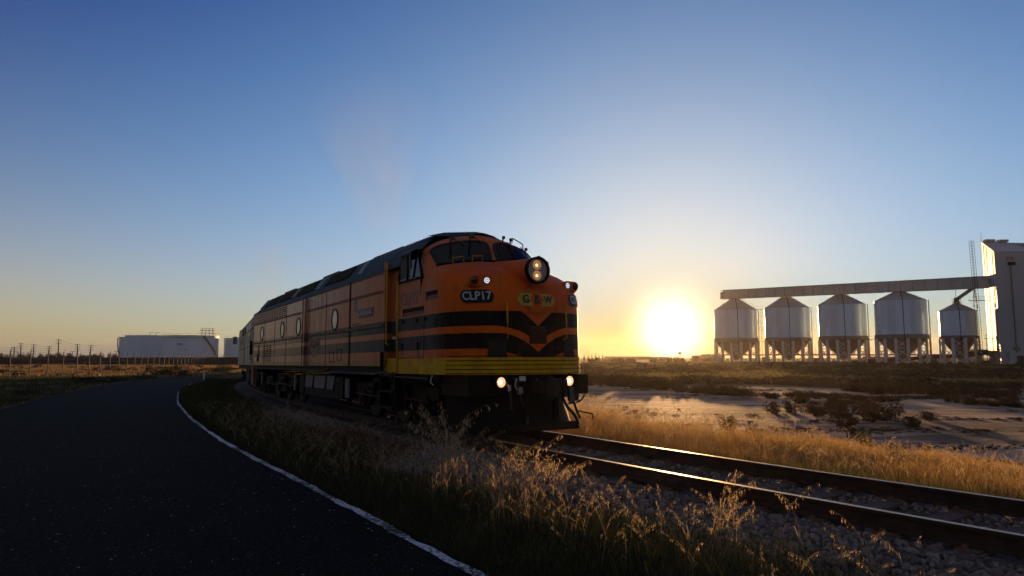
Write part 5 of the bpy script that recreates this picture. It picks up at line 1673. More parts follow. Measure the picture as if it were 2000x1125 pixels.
# ------------------------------------------------------------------ SILOS
def pw(px, py, Y): return at(px, py, Y)
SILOS = [(1439, 257, 41, 607, 661, 669, 'leftmost white steel silo on legs, ladder tower on its right side, nearest the sun'),
         (1540.5, 245, 43.5, 603, 660, 667, 'second white steel silo from the sun, plain sides'),
         (1648.5, 231, 46.5, 597, 657, 664, 'third, middle white steel silo under the gallery'),
         (1764, 216, 51, 589, 654, 662, 'largest white steel silo, beside the small one'),
         (1876, 205, 37, 609, 656, 661, 'small white steel silo beside the tower, fed by a sloping chute')]
APEX = [583, 579, 574, 569, 593]
silo_roots = []
for si, (px, Y, rp, ytop, yring, yring2, lab) in enumerate(SILOS):
    base = at(px, 709.5, Y); R = rp / FPX * Y * Y / hypot(base.x, Y) * 1.02
    ztop = at(px, ytop - 1, Y).z; z1 = at(px, yring, Y).z; z0 = at(px, yring2, Y).z; zb = -.95; zap = at(px, APEX[si], Y).z
    o = empty('grain_silo', (base.x, base.y, 0), (0, 0, atan2(-base.x, base.y)), lab, 'silo', 'grain silos in a row')
    silo_roots.append((o, R, z0, z1, ztop, zap))
    b = MB(); b.lathe([(R, z1), (R, ztop)], (0, 0, 0), 48)
    nrib = 9
    for k in range(1, nrib):
        z = z1 + (ztop - z1) * k / nrib; b.lathe([(R, z - .03), (R + .025, z), (R, z + .03)], (0, 0, 0), 48)
    b.build('shell', M['silo'], o)
    b = MB(); b.lathe([(R + .12, ztop - .06), (R + .12, ztop + .02), (R * .16, zap)], (0, 0, 0), 48, sm=False)
    for k in range(24):
        a = 2 * pi * k / 24; b.beam((cos(a) * (R + .08), sin(a) * (R + .08), ztop + .05), (cos(a) * R * .17, sin(a) * R * .17, zap + .04), .08, .05)
    b.build('roof', M['siloroof'], o)
    b = MB(); b.lathe([(R * .17, zap - .05), (R * .17, zap + .9), (.001, zap + 1.0)], (0, 0, 0), 16); b.box((0, 0, zap + .3), (2.3, 2.3, .12)); 
    b.box((0, -.2, zap + 1.1), (1.3, 1.3, 1.2), 1)
    for ax in (-1.1, 1.1):
        for ay in (-1.1, 1.1): b.tube([(ax, ay, zap - .1), (ax, ay, zap + 1.3)], .05, 5, 1)
    b.beam((-1.1, -1.1, zap + 1.2), (1.1, -1.1, zap + 1.2), .08, .08, 1); b.beam((-1.1, -1.1, zap + .4), (1.1, -1.1, zap + 1.2), .05, .05, 1)
    b.build('filling_head', [M['siloroof'], M['rust']], o)
    b = MB(); b.lathe([(R + .28, z0), (R + .28, z1 + .02), (R - .05, z1 + .04)], (0, 0, 0), 24, sm=False); b.lathe([(R + .28, z0), (R - .3, z0)], (0, 0, 0), 24); b.build('ring_beam', M['silobeam'], o)
    zh = z0 - (z0 - zb) * .72
    b = MB(); b.lathe([(R - .1, z0), (R * .16, zh), (R * .16, zh - .5), (R * .11, zh - .9)], (0, 0, 0), 32)
    b.lathe([(R * .30, zh + .6), (R * .32, zh + .5), (R * .30, zh + .4)], (0, 0, 0), 24)
    b.build('hopper', M['hopper'], o)
    n = 14 if rp > 40 else 12
    if rp < 40: n = 10
    LR = R + .1
    P = []
    off = radians(-90) - pi / n
    for k in range(n):
        a = off + 2 * pi * k / n
        P.append(Vector((cos(a) * LR, sin(a) * LR, 0)))
        b = MB(); b.box((P[-1].x, P[-1].y, (zb + z0) / 2), (.80, .40, z0 - zb), 0, (0, 0, a + pi / 2)); b.box((P[-1].x, P[-1].y, zb + .15), (.9, .6, .3), 0, (0, 0, a + pi / 2))
        b.build('leg', M['white'], o)
    for k in range(0, n, 2):
        b = MB(); A, B = P[k], P[(k + 1) % n]; H = z0 - zb
        for t0, t1 in ((.04, .30), (.30, .64), (.64, .97)):
            b.beam((A.x, A.y, zb + H * t0), (B.x, B.y, zb + H * t1), .20); b.beam((B.x, B.y, zb + H * t0), (A.x, A.y, zb + H * t1), .20)
        b.beam((A.x, A.y, zb + H * .64), (B.x, B.y, zb + H * .64), .22)
        b.build('bracing', M['white'], o)
    b = MB(); a = radians(-90 + 6); q = .14
    b.tube([(cos(a) * (R * .2), sin(a) * (R * .2), zap + .1), (cos(a) * (R * .55), sin(a) * (R * .55), zap - (zap - ztop) * .38), (cos(a) * (R + q), sin(a) * (R + q), ztop - .1), (cos(a) * (R + q), sin(a) * (R + q), z1), (cos(a) * (R + .45), sin(a) * (R + .45), z1 - .3), (cos(a) * (R + .45), sin(a) * (R + .45), z0 - (z0 - zb) * .5)], .11, 6)
    b.build('downpipe', M['darksteel'], o)
    for a in (radians(-8),) if si < 4 else ():
        b = MB(); b.tube([(cos(a) * (R + .5), sin(a) * (R + .5), zb), (cos(a) * (R + .5), sin(a) * (R + .5), ztop)], .16, 6); b.build('riser_pipe', M['galv'], o)
    if si == 0:
        b = MB(); c = Vector((R + 1.0, -.5, 0))
        for dx, dy in ((-.45, -.45), (.45, -.45), (.45, .45), (-.45, .45)): b.beam((c.x + dx, c.y + dy, zb), (c.x + dx, c.y + dy, ztop + .4), .09)
        lv = np.linspace(zb + 2, ztop + .2, 8)
        for j, z in enumerate(lv):
            b.box((c.x + (.0 if j % 2 else .25), c.y, z), (2.1, 1.2, .08)); b.tube([(c.x + 1.3, c.y - .6, z + 1.0), (c.x - .6, c.y - .6, z + 1.0)], .03, 4)
            if j: b.beam((c.x - .45, c.y - .45, lv[j - 1]), (c.x + .45, c.y - .45, z), .06)
        for t in np.linspace(0, 1, 9): b.tube([(R * (1 - t * .8), -1.0, ztop + (zap - ztop) * t * .8), (R * (1 - t * .8), -1.0, ztop + (zap - ztop) * t * .8 + 1.0)], .03, 4)
        b.tube([(R, -1.0, ztop + 1.0), (R * .2, -1.0, ztop + (zap - ztop) * .8 + 1.0)], .03, 4)
        b.build('ladder_tower', M['darksteel'], o)
# walkways between the silos at ring level
for a_, b__, nm in ((0, 1, 'first and second'), (2, 3, 'third and largest')):
    A = silo_roots[a_]; B = silo_roots[b__]
    pa = A[0].location + Vector((A[1] * .8, -2, A[2])); pb = B[0].location + Vector((-B[1] * .85, -2, B[2]))
    b = MB(); b.beam(pa, pb, 1.0, .12)
    for t in np.linspace(0, 1, 6):
        q = pa.lerp(pb, t); b.tube([q, q + Vector((0, 0, 1.1))], .03, 4)
    b.tube([pa + Vector((0, 0, 1.1)), pb + Vector((0, 0, 1.1))], .03, 4)
    tag(b.build('walkway', M['darksteel']), 'thin steel walkway bridging the %s silos' % nm, 'walkway', 'walkways between silos')
# lower collector pipe and inclined conveyor
A = at(1400, 693, 262); B = at(1905, 693, 208)
b = MB(); b.tube([A, B], .22, 8); tag(b.build('collector_pipe', M['rust']), 'long thin rusty pipe running level behind the silo legs', 'pipe')
A = at(1640, 709, 233); B = at(1880, 694, 207); Cp = at(1925, 688, 199); E_ = at(1958, 697, 196)
o = empty('inclined_conveyor', A, (0, 0, 0), 'low covered conveyor rising past the small silo to the tower foot', 'conveyor')
b = MB(); b.beam(Vector((0, 0, 0)), B - A, 1.4, 1.2); b.beam(B - A, Cp - A, 1.5, 1.4); b.beam(Cp - A, E_ - A, 1.6, 1.5); b.build('casing', M['rust'], o)
for t in (.3, .55, .8, 1.0):
    q = (B - A) * t; MB().beam(q, Vector((q.x, q.y, -A.z - .9)), .25).build('trestle', M['rust'], o)

# gallery
GA, GB = at(1416, 576, 259), at(1938, 551, 197)
o = empty('conveyor_gallery', GA, (0, 0, 0), 'long enclosed conveyor gallery running over the silo tops to the tower', 'gallery')
d = GB - GA; hgt = (at(1416, 568, 259).z - at(1416, 585, 259).z)
b = MB(); b.beam(Vector((0, 0, 0)), d, 2.6, hgt, 0); b.build('casing', M['gallery'], o)
b = MB(); dn = d.normalized(); q = dn.to_track_quat('X', 'Z').to_matrix(); sidev = q @ Vector((0, 1, 0)); upv = q @ Vector((0, 0, 1))
if sidev.y > 0: sidev = -sidev
nb_ = 25
for k in range(nb_ + 1):
    c = d * (k / nb_) + sidev * 1.34
    b.beam(c - upv * hgt * .5, c + upv * hgt * .5, .28, .12)
for s_ in (-1, 1): b.beam(sidev * 1.36 + upv * (hgt * .5 * s_), d + sidev * 1.36 + upv * (hgt * .5 * s_), .14, .22)
b.beam(-dn * 1.2 + upv * hgt * .5, d + upv * hgt * .52, 2.9, .12)
b.build('frame_ribs', mat('gallery_rib', (.27, .27, .27), .6), o)
b = MB(); b.box(-dn * .5 - upv * .3, (1.6, 2.4, hgt * .8), 0, q); b.build('drive_end', M['gallery'], o)
# chute to the small silo
S5 = silo_roots[4]; top5 = S5[0].location + Vector((0, 0, S5[5] + 1.2))
b = MB(); A = at(1900, 563, 202); b.beam(A, top5, .9, .9)
tag(b.build('chute', M['galv']), 'sloping chute from the gallery down to the small silo', 'chute')
b = MB(); A = at(1893, 587, 203); B = at(1950, 587, 197); b.beam(A, B, .9, .15)
for t in np.linspace(0, 1, 9): q_ = A.lerp(B, t); b.tube([q_, q_ + Vector((0, 0, 1.1))], .03, 4)
b.tube([A + Vector((0, 0, 1.1)), B + Vector((0, 0, 1.1))], .03, 4)
tag(b.build('walkway', M['galv']), 'thin walkway from the small silo top to the tower wall', 'walkway', 'walkways between silos')
b = MB(); A = at(1903, 563, 202)
for q_ in (at(1902, 600, 202), at(1910, 602, 202)): b.tube([A, q_], .10, 5)
tag(b.build('prop_frame', M['darksteel']), 'thin steel props under the gallery end above the small silo', 'props')
b = MB(); b.tube([at(1866, 548, 205), at(1867, 590, 205)], .07, 5); tag(b.build('hanging_cable', M['black']), 'thin dark cable from the gallery to the top of the small silo', 'cable')

# elevator tower
FA = at(1956.5, 709.5, 188); zt = at(1943, 491, 188).z
BL = at(1933, 706, 202)
o = empty('elevator_tower', (FA.x, FA.y, -.8), (0, 0, 0), 'tall grey sheet-clad tower at the right edge, one side lit gold by the sun', 'tower')
e1 = Vector((BL.x - FA.x, BL.y - FA.y, 0)); fr_d = Vector((1, .10, 0)).normalized(); Wd = 14.0; H = zt + .8
c0 = Vector((0, 0, 0)); c1 = fr_d * Wd; c2 = c1 + e1; c3 = e1
zb2 = at(1920.5, 473, 202).z + .8
b = MB()
b.add([c0, c1, c2, c3, c0 + Vector((0, 0, H)), c1 + Vector((0, 0, H)), c2 + Vector((0, 0, zb2)), c3 + Vector((0, 0, zb2))], [(0, 1, 5, 4), (1, 2, 6, 5), (2, 3, 7, 6), (3, 0, 4, 7)])
b.build('wall', M['towerw'], o)
b = MB(); up_ = Vector((0, 0, 1))
r0 = c0 + up_ * H; r1 = c1 + up_ * H; r3 = c3 + up_ * zb2; r2 = c3 + fr_d * Wd * .52 + up_ * (zb2 + .1); r4 = c2 + up_ * (zb2 - 3.2); r1b = r1
ov = Vector((0, 0, .12))
b.add([r0 + ov, r1 + ov, r4 + ov, r2 + ov, r3 + ov], [(0, 1, 2, 3, 4)])
b.beam(r0 + up_ * .05 - fr_d * .2, r1 + up_ * .05, .25, .2); b.beam(r0 + up_ * .05, r3 + up_ * .05, .25, .2)
rf = b.build('roof', M['siloroof'], o)
for f_ in (.06, .36):
    q_ = c3 + fr_d * Wd * f_ + up_ * (zb2 + .25) - e1 * .08
    MB().box(q_ + fr_d * 1.4, (2.6, 1.6, .7)).build('roof_vent', M['galv'], rf)
ncl = Vector((fr_d.y, -fr_d.x, 0))
b = MB(); q_ = c0 + fr_d * 4.6 + ncl * .15; b.beam(q_ + up_ * 2.5, q_ + up_ * (H - 4.0), .35, .25); b.box(q_ + up_ * 4.4, (1.8, .3, 1.0)); b.box(q_ + up_ * (H - 1.9), (1.9, .3, .9)); b.build('cable_riser', M['silobeam'], o)
for dx in (-.55, .55):
    b = MB(); b.box(q_ + fr_d * dx + up_ * (H - 3.4) + ncl * .35, (.7, .7, .9)); b.build('floodlight', M['black'], o)
b = MB(); q_ = c0 + e1 * .5 - Vector((.35, 0, 0))
nl = Vector((-e1.y, e1.x, 0)).normalized()
if nl.x > 0: nl = -nl
for f_ in (.35, .45): b.tube([c0 + e1 * f_ + nl * .5 + up_ * .5, c0 + e1 * f_ + nl * .5 + up_ * (H * .66)], .07, 5)
for k in range(46):
    z = 1 + k * (H * .64) / 46; b.tube([c0 + e1 * .35 + nl * .5 + up_ * z, c0 + e1 * .45 + nl * .5 + up_ * z], .05, 4)
for f_ in (.15, .62, .85): b.beam(c0 + e1 * f_ + nl * .06 + up_ * .5, c0 + e1 * f_ + nl * .06 + up_ * (H - .5 + (zb2 - H) * f_), .10, .08)
b.build('wall_ladder', M['rust'], o)
b = MB(); b.box(c0 + e1 * .42 + nl * .3 + up_ * (H - 7.5), (.7, .7, 1.2)); b.build('wall_box', M['galv'], o); b = MB(); b.tube([c3 + up_ * zb2, c3 + up_ * (zb2 + 3.0)], .05, 5); b.build('antenna', M['galv'], o)
b = MB()
for z in (4.4, 7.4): b.box(c0 + nl * .9 + e1 * .3 + up_ * z, (2.0, 4.0, .10)); b.tube([c0 + nl * 1.8 + up_ * (z + 1.1), c0 + nl * 1.8 + e1 * .6 + up_ * (z + 1.1)], .04, 4)
b.tube([c0 + nl * 1.8, c0 + nl * 1.8 + up_ * 8.5], .07, 5); b.tube([c0 + nl * 1.8 + e1 * .5, c0 + nl * 1.8 + e1 * .5 + up_ * 8.5], .07, 5)
b.build('platform', M['darksteel'], o)
b = MB(); b.b2(0, 0, 0, 0, 0, 0) if False else None
q0 = c0 + ncl * 1.2 + fr_d * 1.6
b.add([q0, q0 + fr_d * 14, q0 + fr_d * 14 - ncl * 1.1, q0 - ncl * 1.1] + [v + up_ * 3.4 for v in (q0, q0 + fr_d * 14, q0 + fr_d * 14 - ncl * 1.1, q0 - ncl * 1.1)], [(0, 1, 5, 4), (1, 2, 6, 5), (2, 3, 7, 6), (3, 0, 4, 7), (4, 5, 6, 7)])
b.build('annex', M['towerw'], o)
b = MB(); q1 = q0 + fr_d * 1.9 + ncl * .06; b.add([q1, q1 + fr_d * 11, q1 + fr_d * 11 + up_ * 2.6, q1 + up_ * 2.6], [(0, 1, 2, 3)]); b.build('roller_door', M['darksteel'], o)

# lattice mast beside the tower
A = at(1917, 706, 198); T_ = at(1915.5, 469, 198)
o = empty('lattice_mast', (A.x, A.y, -.9), (0, 0, 0), 'slender lattice ladder mast standing left of the tower, taller than the gallery', 'mast')
Hm = T_.z + .9; b = MB(); w_ = .42
for dx, dy in ((-w_, -w_), (w_, -w_), (w_, w_), (-w_, w_)): b.beam((dx, dy, 0), (dx - .6, dy, Hm), .07)
b.build('mast_legs', M['darksteel'], o)
b = MB(); n = 44
for k in range(n):
    z = Hm * k / n; sh = -.6 * k / n
    b.beam((-w_ + sh, -w_, z), (w_ + sh, -w_, z), .05); b.beam((-w_ + sh, w_, z), (w_ + sh, w_, z), .05)
b.build('rungs', M['darksteel'], o)

# clutter of low plant behind the silos
for i, (x0, x1, y0, Y, m_, lab) in enumerate([(1690, 1760, 697, 240, 'shed', 'low pale shed seen between the legs of the largest silo'), (1800, 1850, 697, 232, 'concrete', 'pale block wall behind the gap before the small silo'),
                                              (1885, 1912, 683, 214, 'concrete', 'small plant room behind the small silo, left of the tower'), (1492, 1500, 698, 262, 'concrete', 'narrow pale kiosk between the first and second silo'), (1590, 1604, 700, 250, 'shed', 'low dark kiosk between the second and third silo')]):
    A = at(x0, y0, Y); B = at(x1, y0, Y); hh = A.z + .9
    o = empty('plant_shed', ((A.x + B.x) / 2, Y, -.9), (0, 0, 0), lab, 'shed')
    b = MB(); b.box((0, 0, hh / 2), (B.x - A.x, 4, hh)); b.build('wall', M[m_], o)
    b = MB(); b.box((0, 0, hh + .08), (B.x - A.x + .4, 4.4, .16)); b.build('roof', M['siloroof'], o)

# ------------------------------------------------------------------ TANK FARM
TANKS = [(290, 470, 58, 659.5, 'rear white storage tank at the left end, stairway curling on its left edge', -.75),
         (300, 430, 57, 656.5, 'plain white storage tank overlapping the left one', None),
         (372, 415, 54.5, 656.5, 'white storage tank with a dark number, rim frame and diagonal stairway', .72),
         (487, 430, 50, 661.5, 'rightmost white storage tank, partly hidden by the train', None)]
for ti, (px, Y, rp, yt, lab, stair) in enumerate(TANKS):
    c = at(px, 700, Y); R = rp / FPX * Y * Y / hypot(c.x, Y); zt_ = at(px, yt, Y).z
    if ti == 3:
        pass
    o = empty('storage_tank', (c.x, c.y, -.85), (0, 0, atan2(-c.x, c.y)), lab, 'tank', 'storage tanks behind the berm')
    H = zt_ + .85
    b = MB(); b.lathe([(R, 0), (R, H)], (0, 0, 0), 72); b.build('shell', M['tank'], o)
    b = MB(); b.lathe([(R, H), (.01, H + .6)], (0, 0, 0), 72); b.build('roof', M['tank'], o)
    b = MB(); b.lathe([(R, H - .15), (R + .22, H - .1), (R + .22, H + .1), (R, H + .12)], (0, 0, 0), 72, sm=False)
    if ti in (2, 3):
        b.lathe([(R, H - 1.2), (R + .6, H - 1.15), (R + .6, H - 1.0), (R, H - .95)], (0, 0, 0), 72, sm=False)
    for k in range(72):
        a = 2 * pi * k / 72; b.tube([(cos(a) * R, sin(a) * R, H), (cos(a) * R, sin(a) * R, H + 1.1)], .04, 4)
    b.lathe([(R, H + 1.1), (R + .04, H + 1.13), (R, H + 1.16)], (0, 0, 0), 72)
    b.build('rim_rail', M['tank'] if ti != 2 else M['galv'], o)
    if stair is not None:
        b = MB(); P = []
        if ti == 2:
            a0, a1 = radians(-66), radians(-20)
        else:
            a0, a1 = radians(-184), radians(-150)
        for k in range(25):
            t = k / 24; a = a0 + (a1 - a0) * t; z = (H - .5) * (1 - t) + .2
            P.append(Vector((cos(a) * (R + .7), sin(a) * (R + .7), z)))
        b.tube(P, .35, 5); b.tube([p_ + Vector((0, 0, 1.1)) for p_ in P], .07, 4)
        for p_ in P[::2]: b.tube([p_, p_ + Vector((0, 0, 1.1))], .05, 4)
        b.build('stairway', M['darksteel'], o)
    if ti == 2:
        b = MB(); a = radians(-52); c_ = Vector((cos(a) * (R - 1.5), sin(a) * (R - 1.5), H))
        for dx in (-3.2, -1.1, 1.1, 3.2):
            for dy in (-1.5, 1.5): b.beam(c_ + Vector((dx, dy, 0)), c_ + Vector((dx * .8, dy, 4.2)), .22)
        b.box(c_ + Vector((0, 0, 3.2)), (8, 3.4, .2)); b.box(c_ + Vector((0, 0, 1.6)), (9, 3.4, .18)); b.tube([c_ + Vector((-4, -1.5, 4.4)), c_ + Vector((4, -1.5, 4.4))], .1, 4)
        b.build('rim_frame', M['rust'], o)
        V, F = text_mesh('7704', 1.7, .03)
        ang0 = radians(-90 - 24)
        MB().add([(cos(ang0 + x / R) * (R + .06), sin(ang0 + x / R) * (R + .06), H - 5.2 + y) for x, y in V], F).build('tank_number', M['text_dark'], o)
        MB().box((cos(radians(-100)) * (R + .2), sin(radians(-100)) * (R + .2), H * .45), (1.0, .3, .6)).build('nozzle', M['darksteel'], o)
    if ti == 1:
        b = MB()
        for q in (radians(-96), radians(-84)):
            c_ = Vector((cos(q) * R * .98, sin(q) * R * .98, H)); b.tube([c_ + Vector((-1, 0, 0)), c_ + Vector((-.9, 0, 1.6)), c_ + Vector((0, 0, 2.1)), c_ + Vector((.9, 0, 1.5))], .12, 5)
        b.build('vent_pipe', M['darksteel'], o)

# ------------------------------------------------------------------ FENCE and POWER LINES on the left
Y0 = 75.; fx0 = (20 - 1000) / FPX * Y0
dirF = None
P = []
n = 42
for k in range(n):
    px = (20 + 43.9 * k) / (1 + .0742 * k); Yk = Y0 * (1 + .0742 * k)
    q = at(px, 700, Yk); P.append(Vector((q.x, q.y, float(ground(np.array([q.x]), np.array([q.y]))[0]))))
o = empty('boundary_fence', P[0], (0, 0, 0), 'tall thin-posted wire fence running across the golden field', 'fence')
for k, q in enumerate(P):
    hh = at(20, 684, Y0).z - P[0].z
    b = MB(); b.tube([q - P[0], q - P[0] + Vector((0, 0, hh))], .055 + .0009 * k, 6)
    b.tube([q - P[0] + Vector((0, 0, hh)), q - P[0] + Vector((.18, -.1, hh + .28))], .03, 4)
    b.build('post', M['post'], o)
b = MB()
for z in (.3, .9, 1.5, 2.1, 2.6):
    b.tube([q - P[0] + Vector((0, 0, z)) for q in P], .007, 3)
b.build('wire', M['post'], o)

poles = [(27, 698, 677, 330, 3), (40, 697, 669, 360, 3), (65, 697, 671, 380, 4), (95, 697, 675, 380, 3), (113.5, 697, 661, 330, 2), (150.5, 697, 671, 340, 3), (176.5, 697, 673, 360, 3)]
ptop = []
for i, (px, yb_, yt_, Y, arms) in enumerate(poles):
    A = at(px, yb_, Y); T_ = at(px + 1.2, yt_, Y); g = -.85
    labs = ['leftmost timber power pole on the skyline', 'thick power pole with three crossarms, second from the left', 'plain slim power pole, third from the left', 'slim leaning power pole, fourth from the left', 'tallest dark power pole in the line', 'stout dark power pole right of the tallest one', 'power pole nearest the storage tanks']
    o = empty('power_pole', (A.x, A.y, g), (0, 0, 0), labs[i], 'power pole', 'power poles on the left skyline')
    H = T_.z - g
    b = MB(); b.tube([(0, 0, 0), ((T_.x - A.x) * .8, 0, H * .8), (T_.x - A.x, 0, H)], [.30, .22, .10], 7); b.build('shaft', M['pole'], o)
    for k in range(arms):
        z = H * (.93 - k * .13); b = MB(); b.beam((T_.x - A.x - 1.3, 0, z), (T_.x - A.x + 1.3, 0, z), .16)
        for e in (-1.2, 1.2): b.tube([(T_.x - A.x + e, 0, z), (T_.x - A.x + e, 0, z + .35)], .09, 5)
        b.build('crossarm', M['pole'], o)
    ptop.append((Vector((T_.x, T_.y, 0)), H + g, H))
order = [0, 1, 2, 3, 4, 5, 6]
wl = ['uppermost', 'second', 'third', 'fourth', 'lowest']
left_end = at(-160, 670, 330); right_end = at(300, 678, 520)
for li, fz in enumerate((.95, .82, .70, .58, .45)):
    pts = []
    nodes = [Vector((left_end.x, left_end.y, ptop[0][2] * fz - .85))] + [Vector((p_.x, p_.y, H * fz - .85)) for p_, _, H in ptop] + [Vector((right_end.x, right_end.y, 11 * fz))]
    for A, B in zip(nodes, nodes[1:]):
        for t in np.linspace(0, 1, 9)[:-1]:
            q = A.lerp(B, float(t)); q.z -= 4 * .5 * t * (1 - t); pts.append(q)
    pts.append(nodes[-1])
    b = MB(); b.tube(pts, .035, 4)
    tag(b.build('overhead_wire', M['black']), '%s sagging overhead wire strung between the power poles' % wl[li], 'wire', 'overhead wires on the left skyline')
for px, yt_, lab in ((141, 687, 'small street light just left of the stout power pole'), (197, 690, 'small street light midway between the last pole and the tanks'), (227, 686, 'street light with a cross head beside the left tank')):
    A = at(px, 699, 330); T_ = at(px, yt_, 330); o = empty('street_light', (A.x, A.y, -.85), (0, 0, 0), lab, 'street light')
    b = MB(); b.tube([(0, 0, 0), (0, 0, T_.z + .85)], [.12, .08], 6); b.build('shaft', M['pole'], o)
    b = MB(); b.box((0, 0, T_.z + .85), (2.2, .3, .2)); b.build('lamp_head', M['darksteel'], o)

# ------------------------------------------------------------------ SKYLINE
def tree(px, py, hpx, wpx, Y, lab, kind, group, seed):
    A = at(px, py, Y); k = Y / FPX * 1.05; H = hpx * k; W = wpx * k
    o = empty(kind, (A.x, A.y, -.9), (0, 0, random.uniform(0, 6)), lab, 'tree', group); H += A.z + .9 if A.z > -.9 else 0
    b = MB(); b.tube([(0, 0, 0), (0, 0, H * .6)], [W * .06 + .08, .05], 6)
    b.beam((0, 0, H * .35), (W * .25, 0, H * .55), .12); b.beam((0, 0, H * .3), (-W * .25, .1, H * .5), .12); b.build('trunk', M['bark'], o)
    if kind == 'pine_tree':
        r_ = np.random.default_rng(seed); n_ = 500; t = r_.random(n_) ** .8; a = r_.uniform(0, 2 * pi, n_); rad = (1 - t) * W / 2 * (.6 + .4 * np.sin(t * 22) ** 2) * r_.random(n_) ** .4
        Pc = np.stack([np.cos(a) * rad, np.sin(a) * rad, H * (.12 + .88 * t)], 1); u = r_.normal(size=(n_, 3)) * W * .07; v_ = r_.normal(size=(n_, 3)) * W * .05
        V = np.stack([Pc, Pc + u, Pc + v_], 1).reshape(-1, 3); fast('crown', V, np.arange(3 * n_).reshape(-1, 3), M['leaf_far'], parent=o)
    else:
        V, T = crown_mesh(450, seed, W / 2, W / 2, H, W * .05 + .15, 8); fast('crown', V, T, M['leaf_far'], parent=o)
    return o
r = random.Random(9)
for i in range(46):
    px = r.uniform(-10, 234)
    tree(px, 699, r.choice([4, 5, 6, 7, 9]), r.uniform(9, 20), r.uniform(380, 520), 'rounded dark tree in the low line behind the left field', 'dense_tree', 'trees along the left skyline', 300 + i)
for i in range(12):
    tree(r.choice([128, 158, 207, 211, 222, 228, 84, 100, 196, 203, 135, 230]) + r.uniform(-2, 2), 699, r.uniform(6, 10), r.uniform(4, 6), 400, 'small pointed dark tree on the left skyline', 'pine_tree', 'pointed trees on the left skyline', 400 + i)
for i, px in enumerate((1141, 1150, 1156, 1163, 1170, 1177)):
    tree(px, 703, [11, 7, 10, 12, 9, 10][i], 7, 330, 'small pointed tree in the hazy row just right of the train', 'pine_tree', 'pointed trees right of the train', 430 + i)
for i in range(30):
    px = r.uniform(1140, 1410)
    tree(px, 705, r.uniform(3, 7), r.uniform(10, 22), r.uniform(260, 340), 'low rounded tree under the hazy skyline below the sun', 'dense_tree', 'low trees below the sun', 450 + i)
for i, (x0, x1, y0, Y, lab) in enumerate([(1184, 1262, 697, 520, 'long low flat-roofed warehouse left of the sun'), (1262, 1296, 697.5, 560, 'lower warehouse right beside the long one, under the sun'),
                                          (1358, 1380, 695, 480, 'flat-roofed shed right of the sun, lower one'), (1378, 1402, 692.5, 450, 'taller flat-roofed shed touching the first silo in view')]):
    A = at(x0, y0, Y); B = at(x1, y0, Y); hh = A.z + 1.0
    o = empty('warehouse', ((A.x + B.x) / 2, Y, -1.0), (0, 0, 0), lab, 'warehouse')
    b = MB(); b.box((0, 0, hh / 2), (B.x - A.x, 20, hh)); b.build('wall', M['shed'], o)
    b = MB(); b.box((0, 0, hh + .15), (B.x - A.x + 1, 21, .3)); b.build('roof', M['siloroof'], o)
    b = MB(); b.box((-(B.x - A.x) * .2, -10.05, hh * .35), (5, .1, hh * .6)); b.build('door', M['rust'], o)
A = at(1328, 706, 300); T_ = at(1328, 688, 300)
o = empty('transformer_pole', (A.x, A.y, -.9), (0, 0, 0), 'twin-post pole with a box on top, silhouetted under the sun', 'pole')
b = MB(); H = T_.z + .9
for e in (-.4, .4): b.tube([(e, 0, 0), (e, 0, H)], .12, 6)
b.build('shaft', M['pole'], o); MB().box((0, 0, H * .9), (1.1, .6, .9)).build('transformer', M['rust'], o)
for px, yt_, lab in ((1148, 684, 'thin hazy pole, left of a pair beside the train'), (1151, 689, 'thin hazy pole, right of a pair beside the train'), (1196, 694, 'short thin pole on the warehouse skyline')):
    A = at(px, 705, 340); T_ = at(px, yt_, 340); o = empty('thin_pole', (A.x, A.y, -.9), (0, 0, 0), lab, 'pole')
    b = MB(); b.tube([(0, 0, 0), (0, 0, T_.z + .9)], [.14, .06], 5); b.build('shaft', M['pole'], o)
    b = MB(); b.beam((-.5, 0, T_.z + .2), (.5, 0, T_.z + .2), .1); b.build('crossarm', M['pole'], o)

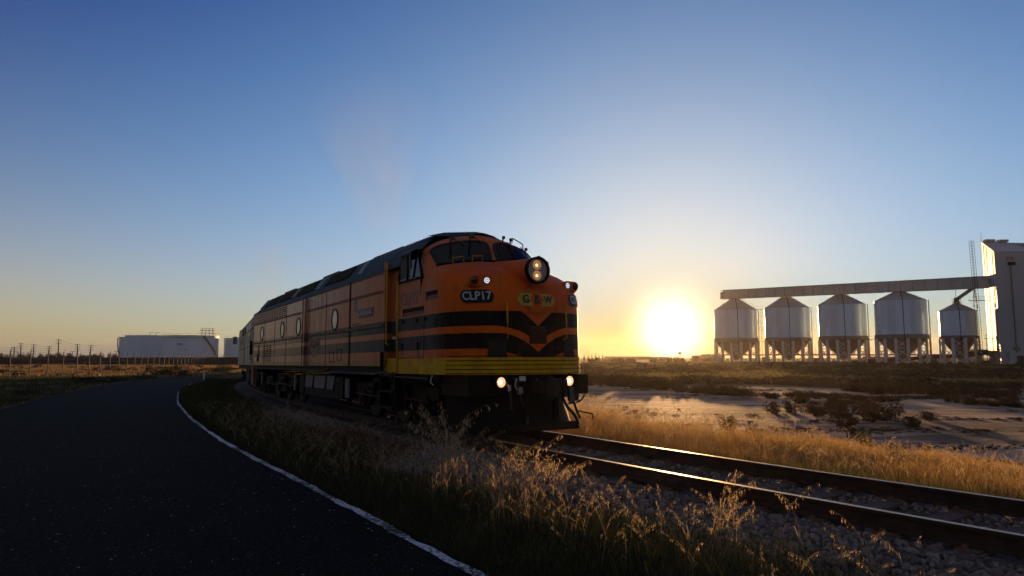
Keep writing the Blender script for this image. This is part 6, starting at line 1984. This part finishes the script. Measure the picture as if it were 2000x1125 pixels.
# ------------------------------------------------------------------ EXHAUST SMOKE
def smoke_mat(dens, c):
    m = bpy.data.materials.new('exhaust_smoke'); m.use_nodes = True
    b = NB(m); nt = m.node_tree
    for n in list(nt.nodes): nt.nodes.remove(n)
    tc = b.n('ShaderNodeTexCoord'); ob = tc.outputs['Object']
    s = b.n('ShaderNodeSeparateXYZ'); nt.links.new(tc.outputs['Generated'], s.inputs[0])
    gx_, gy_, gz_ = s.outputs
    def dome(v):
        q = b.m('SUBTRACT', 1.0, b.m('MULTIPLY', b.m('POWER', b.m('SUBTRACT', v, .5), 2.0), 4.0))
        return b.m('MAXIMUM', q, 0.0)
    n1 = b.noise(ob, 1.1, 6, .65, (1, 1, .6))
    f = b.m('MULTIPLY', b.m('MULTIPLY', dome(gx_), dome(gy_)), b.m('MULTIPLY', b.m('MULTIPLY', b.ramp(gz_, 0, .10), b.ramp(gz_, 1, .35)), b.ramp(n1, .30, .75)))
    v = b.n('ShaderNodeVolumePrincipled'); v.inputs['Color'].default_value = (*c, 1); v.inputs['Anisotropy'].default_value = .25
    nt.links.new(b.m('MULTIPLY', f, dens), v.inputs['Density'])
    o = b.n('ShaderNodeOutputMaterial'); nt.links.new(v.outputs[0], o.inputs['Volume'])
    m.cycles.volume_sampling = 'MULTIPLE_IMPORTANCE'
    return m
def plume(pts, dens, lab):
    b = MB(); b.tube([p for p, r_ in pts], [r_ for p, r_ in pts], 14)
    return tag(b.build('exhaust_smoke', smoke_mat(dens, (.80, .80, .60))), lab, 'smoke', kind='stuff')
plume([(at(745, 470, 19), .35), (at(742, 420, 19), .7), (at(738, 340, 19), 1.1), (at(728, 260, 19), 1.6), (at(720, 190, 19), 1.9), (at(715, 150, 19), 1.2)], .15, 'thin brownish exhaust haze rising above the leading locomotive')
plume([(at(515, 590, 31), .35), (at(518, 560, 31), .7), (at(524, 520, 31), .9), (at(532, 480, 31), .9), (at(540, 440, 31), .6)], .22, 'faint exhaust wisp above the rear of the leading locomotive')

# ------------------------------------------------------------------ HAZE
hz_ = MB(); hz_.b2(-2400, 2400, -90, 2650, -4.5, 62)
hm = bpy.data.materials.new('haze_air'); hm.use_nodes = True
for n in list(hm.node_tree.nodes): hm.node_tree.nodes.remove(n)
b = NB(hm); v = b.n('ShaderNodeVolumePrincipled'); v.inputs['Color'].default_value = (1.0, .93, .84, 1); v.inputs['Density'].default_value = .00009; v.inputs['Anisotropy'].default_value = .72
o_ = b.n('ShaderNodeOutputMaterial'); hm.node_tree.links.new(v.outputs[0], o_.inputs['Volume'])
tag(hz_.build('haze', hm), 'thin golden evening haze over the plain', 'haze', kind='stuff')
